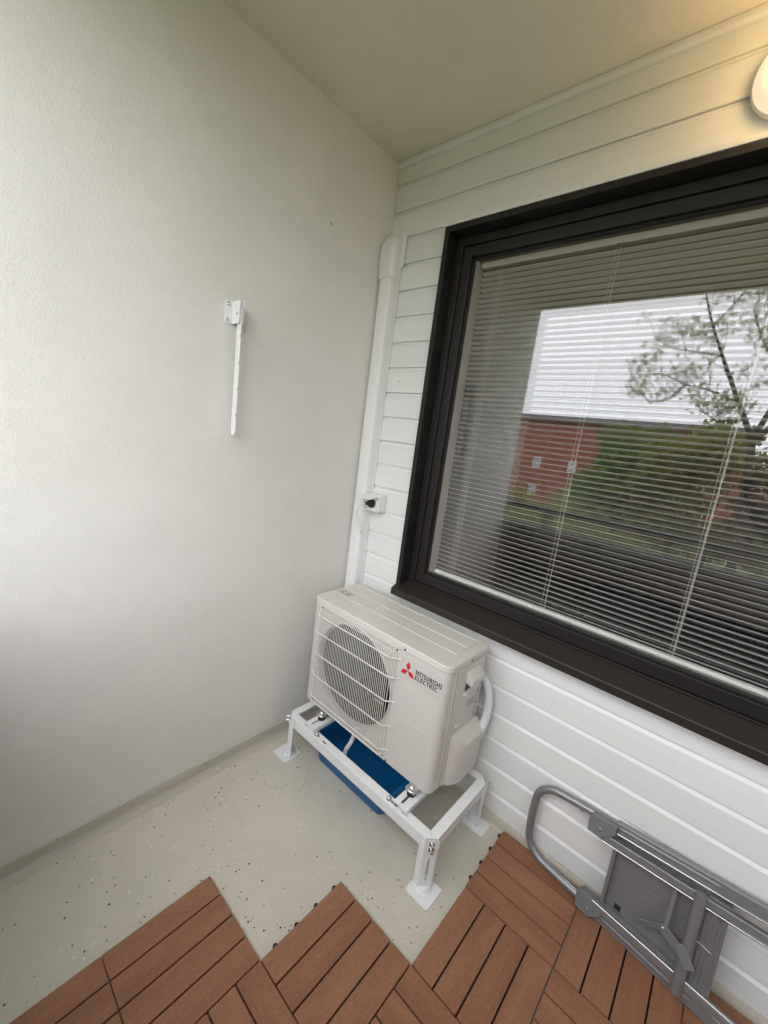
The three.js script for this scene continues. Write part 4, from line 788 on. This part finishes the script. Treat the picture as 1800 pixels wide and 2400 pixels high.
{
  const O = V(1.86, 0.0222, 1.20), F = V(-0.75, 0, -0.66).normalize(), Lf = V(F.z, 0, -F.x);     // base, facing, the person's left
  const at = (f, y, l) => V(F.x * f + Lf.x * l, y, F.z * f + Lf.z * l);
  const t = thing('person', 'person in dark clothes holding up a phone, mirrored in the window', 'person', O.toArray());
  const rel = (x, y, z) => V(x, y, z).sub(O);
  const shL = at(0, 1.38, 0.175), shR = at(0, 1.38, -0.175), elL = rel(1.70, 1.13, 1.44), wrL = rel(1.515, 1.315, 1.478), elR = at(-0.03, 1.10, -0.235), wrR = at(0.06, 0.86, -0.245);
  const hipL = at(0, 0.90, 0.085), hipR = at(0, 0.90, -0.085), knL = at(0.03, 0.50, 0.10), knR = at(0.02, 0.50, -0.10), anL = at(0, 0.09, 0.11), anR = at(-0.01, 0.09, -0.11);
  const bones = (g) => [
    [at(0, 0.93, 0.05), at(0, 0.93, -0.05), 0.115 + g, 0.115 + g], [at(0.01, 1.05, 0), at(0.01, 1.24, 0), 0.115 + g, 0.125 + g], [at(0.01, 1.28, 0.07), at(0.01, 1.28, -0.07), 0.11 + g, 0.11 + g], [at(0, 1.37, 0.13), at(0, 1.37, -0.13), 0.062 + g, 0.062 + g],
    [shL, elL, 0.055 + g, 0.042 + g], [elL, wrL, 0.042 + g, 0.028 + g], [shR, elR, 0.055 + g, 0.042 + g], [elR, wrR, 0.042 + g, 0.028 + g],
    [hipL, knL, 0.088 + g, 0.056 + g], [hipR, knR, 0.088 + g, 0.056 + g], [knL, anL, 0.056 + g, 0.038 + g], [knR, anR, 0.056 + g, 0.038 + g]];
  const neckHead = [[at(0, 1.36, 0), at(0.015, 1.50, 0), 0.058, 0.052]];
  const body = isoSurface(V(-0.92, -0.03, -0.92), 1.84, 112, capsules([...bones(-0.006), ...neckHead, [at(0.02, 1.60, 0), at(0.02, 1.62, 0), 0.08, 0.08]], 0.03));
  // head on a finer grid: skull, jaw, nose, ears
  const hd = capsules([[at(-0.005, 1.635, 0), at(0.035, 1.63, 0), 0.083, 0.080], [at(0.045, 1.575, 0.018), at(0.045, 1.575, -0.018), 0.048, 0.048], [at(0.110, 1.625, 0), at(0.122, 1.600, 0), 0.009, 0.013], [at(0.0, 1.61, 0.084), at(-0.006, 1.63, 0.086), 0.012, 0.014], [at(0.0, 1.61, -0.084), at(-0.006, 1.63, -0.086), 0.012, 0.014], [at(0.104, 1.572, 0.015), at(0.104, 1.572, -0.015), 0.008, 0.008], [at(0.0, 1.46, 0), at(0.012, 1.54, 0), 0.052, 0.052]], 0.022);
  const head = isoSurface(V(-0.15, 1.44, -0.15), 0.31, 84, hd);
  // hands: a palm and five bent fingers each; the left one closes on the phone
  const cu = V(-0.21606, 0.97489, -0.05398), cr = V(0.73929, 0.12723, -0.66126), cb = V(0.63778, 0.18278, 0.74822);
  const PC = V(1.42036, 1.48335, 1.46721).addScaledVector(cu, -0.060).addScaledVector(cb, 0.0135).addScaledVector(cr, 0.022).sub(O);      // middle of the phone
  const ph = (r, u, b) => PC.clone().addScaledVector(cr, r).addScaledVector(cu, u).addScaledVector(cb, b);
  const hand = [[wrL, ph(0.052, -0.062, 0.026), 0.026, 0.026], [ph(0.052, -0.062, 0.026), ph(0.034, -0.010, 0.028), 0.022, 0.017], [ph(0.030, -0.066, 0.030), ph(0.024, -0.020, 0.030), 0.018, 0.014]];
  const fing = [];
  for (const [u, len] of [[0.018, 0.95], [-0.004, 1.05], [-0.026, 1.0], [-0.047, 0.82]]) { const k0 = ph(0.036, u, 0.024), k1 = ph(0.047, u + 0.002, 0.000), k2 = ph(0.041, u + 0.004, -0.017), k3 = ph(0.041 - 0.030 * len, u + 0.006, -0.0155); fing.push([k0, k1, 0.0095, 0.0090], [k1, k2, 0.0088, 0.0082], [k2, k3, 0.0080, 0.0070]); }
  const th0 = ph(0.012, -0.056, 0.030), th1 = ph(-0.022, -0.040, 0.022), th2 = ph(-0.044, -0.018, 0.008); fing.push([th0, th1, 0.0130, 0.0105], [th1, th2, 0.0100, 0.0082]);
  const hc = ph(0, -0.02, 0.01), handL = isoSurface(hc.clone().sub(V(0.13, 0.13, 0.13)), 0.26, 88, (x, y, z) => Math.min(capsules(hand, 0.02)(x, y, z), capsules(fing, 0.006)(x, y, z)));
  const dn = V(0, -1, 0), hb = wrR.clone(), pr = [[hb, hb.clone().add(V(0, -0.055, 0)), 0.024, 0.026], [hb.clone().add(at(0.012, -0.05, 0)), hb.clone().add(at(0.022, -0.082, 0)), 0.020, 0.015], [hb.clone().add(at(-0.012, -0.05, 0)), hb.clone().add(at(-0.022, -0.078, 0)), 0.020, 0.015]], fr = [];
  [[0.030, 0.072], [0.011, 0.080], [-0.009, 0.075], [-0.028, 0.058]].forEach(([f, len]) => { const a = hb.clone().add(at(f, -0.082, 0)), b = hb.clone().add(at(f * 1.1 + 0.004, -0.082 - len * 0.5, 0.008)), c = hb.clone().add(at(f * 1.1 + 0.012, -0.082 - len, 0.026)); fr.push([a, b, 0.0095, 0.0088], [b, c, 0.0085, 0.0072]); });
  fr.push([hb.clone().add(at(0.026, -0.030, 0.006)), hb.clone().add(at(0.050, -0.062, 0.014)), 0.0125, 0.0105], [hb.clone().add(at(0.050, -0.062, 0.014)), hb.clone().add(at(0.054, -0.094, 0.020)), 0.0100, 0.0082]);
  const handR = isoSurface(hb.clone().sub(V(0.12, 0.20, 0.12)), 0.24, 80, (x, y, z) => Math.min(capsules(pr, 0.02)(x, y, z), capsules(fr, 0.006)(x, y, z)));
  mesh('body', merge([body, head, handL, handR]), std({ color: lin(0.46, 0.29, 0.22), roughness: 0.55 }), t);
  const shirt = isoSurface(V(-0.92, -0.03, -0.92), 1.84, 118, capsules([...bones(0.014).slice(0, 8), [at(0, 1.36, 0.03), at(0, 1.42, 0), 0.07, 0.06]], 0.035));
  mesh('jacket', shirt, std({ color: lin(0.022, 0.020, 0.022), roughness: 0.92 }), t);
  const legs = isoSurface(V(-0.92, -0.03, -0.92), 1.84, 118, capsules([[at(0, 0.93, 0.05), at(0, 0.93, -0.05), 0.122, 0.122], ...bones(0.012).slice(8)], 0.035));
  mesh('trousers', legs, std({ color: lin(0.02, 0.022, 0.03), roughness: 0.92 }), t);
  for (const [an, s] of [[anL, 1], [anR, -1]]) mesh('shoe', isoSurface(an.clone().add(V(-0.2, -0.09, -0.2)), 0.4, 64, (x, y, z) => Math.max(-y, capsules([[an.clone().add(at(-0.03, -0.052, 0)), an.clone().add(at(0.16, -0.058, 0.01 * s)), 0.042, 0.036], [an.clone().add(at(0, 0.01, 0)), an.clone().add(at(0.02, -0.04, 0)), 0.046, 0.045]], 0.03)(x, y, z))), M.rubber, t);
  mesh('hair', isoSurface(V(-0.16, 1.46, -0.16), 0.33, 72, (x, y, z) => { const q = V(x, y, z), f = q.dot(F); return Math.max(capsules([[at(-0.014, 1.645, 0), at(0.022, 1.65, 0), 0.094, 0.089], [at(-0.05, 1.60, 0.03), at(-0.05, 1.60, -0.03), 0.06, 0.06]], 0.03)(x, y, z), (f - 0.055) * 0.8 - (y - 1.655) * 0.9); }), std({ color: lin(0.03, 0.02, 0.014), roughness: 0.8 }), t);
  for (const s of [1, -1]) mesh('eye', new THREE.SphereGeometry(0.0115, 14, 10).translate(...at(0.098, 1.628, 0.031 * s).toArray()), std({ color: lin(0.12, 0.10, 0.09), roughness: 0.2 }), t);
  // the phone in the hand
  const p = thing('phone', 'black phone held up by the person, mirrored in the window', 'phone', PC.clone().add(O).toArray());
  const m = new THREE.Matrix4().makeBasis(cr, cu, cb);
  mesh('phone_body', ext(rr(-0.0375, -0.076, 0.0375, 0.076, 0.010), 0.008, 0.0016).translate(0, 0, -0.004).applyMatrix4(m), std({ color: lin(0.012, 0.012, 0.013), roughness: 0.25 }), p);
}
renderer.render(scene, camera);
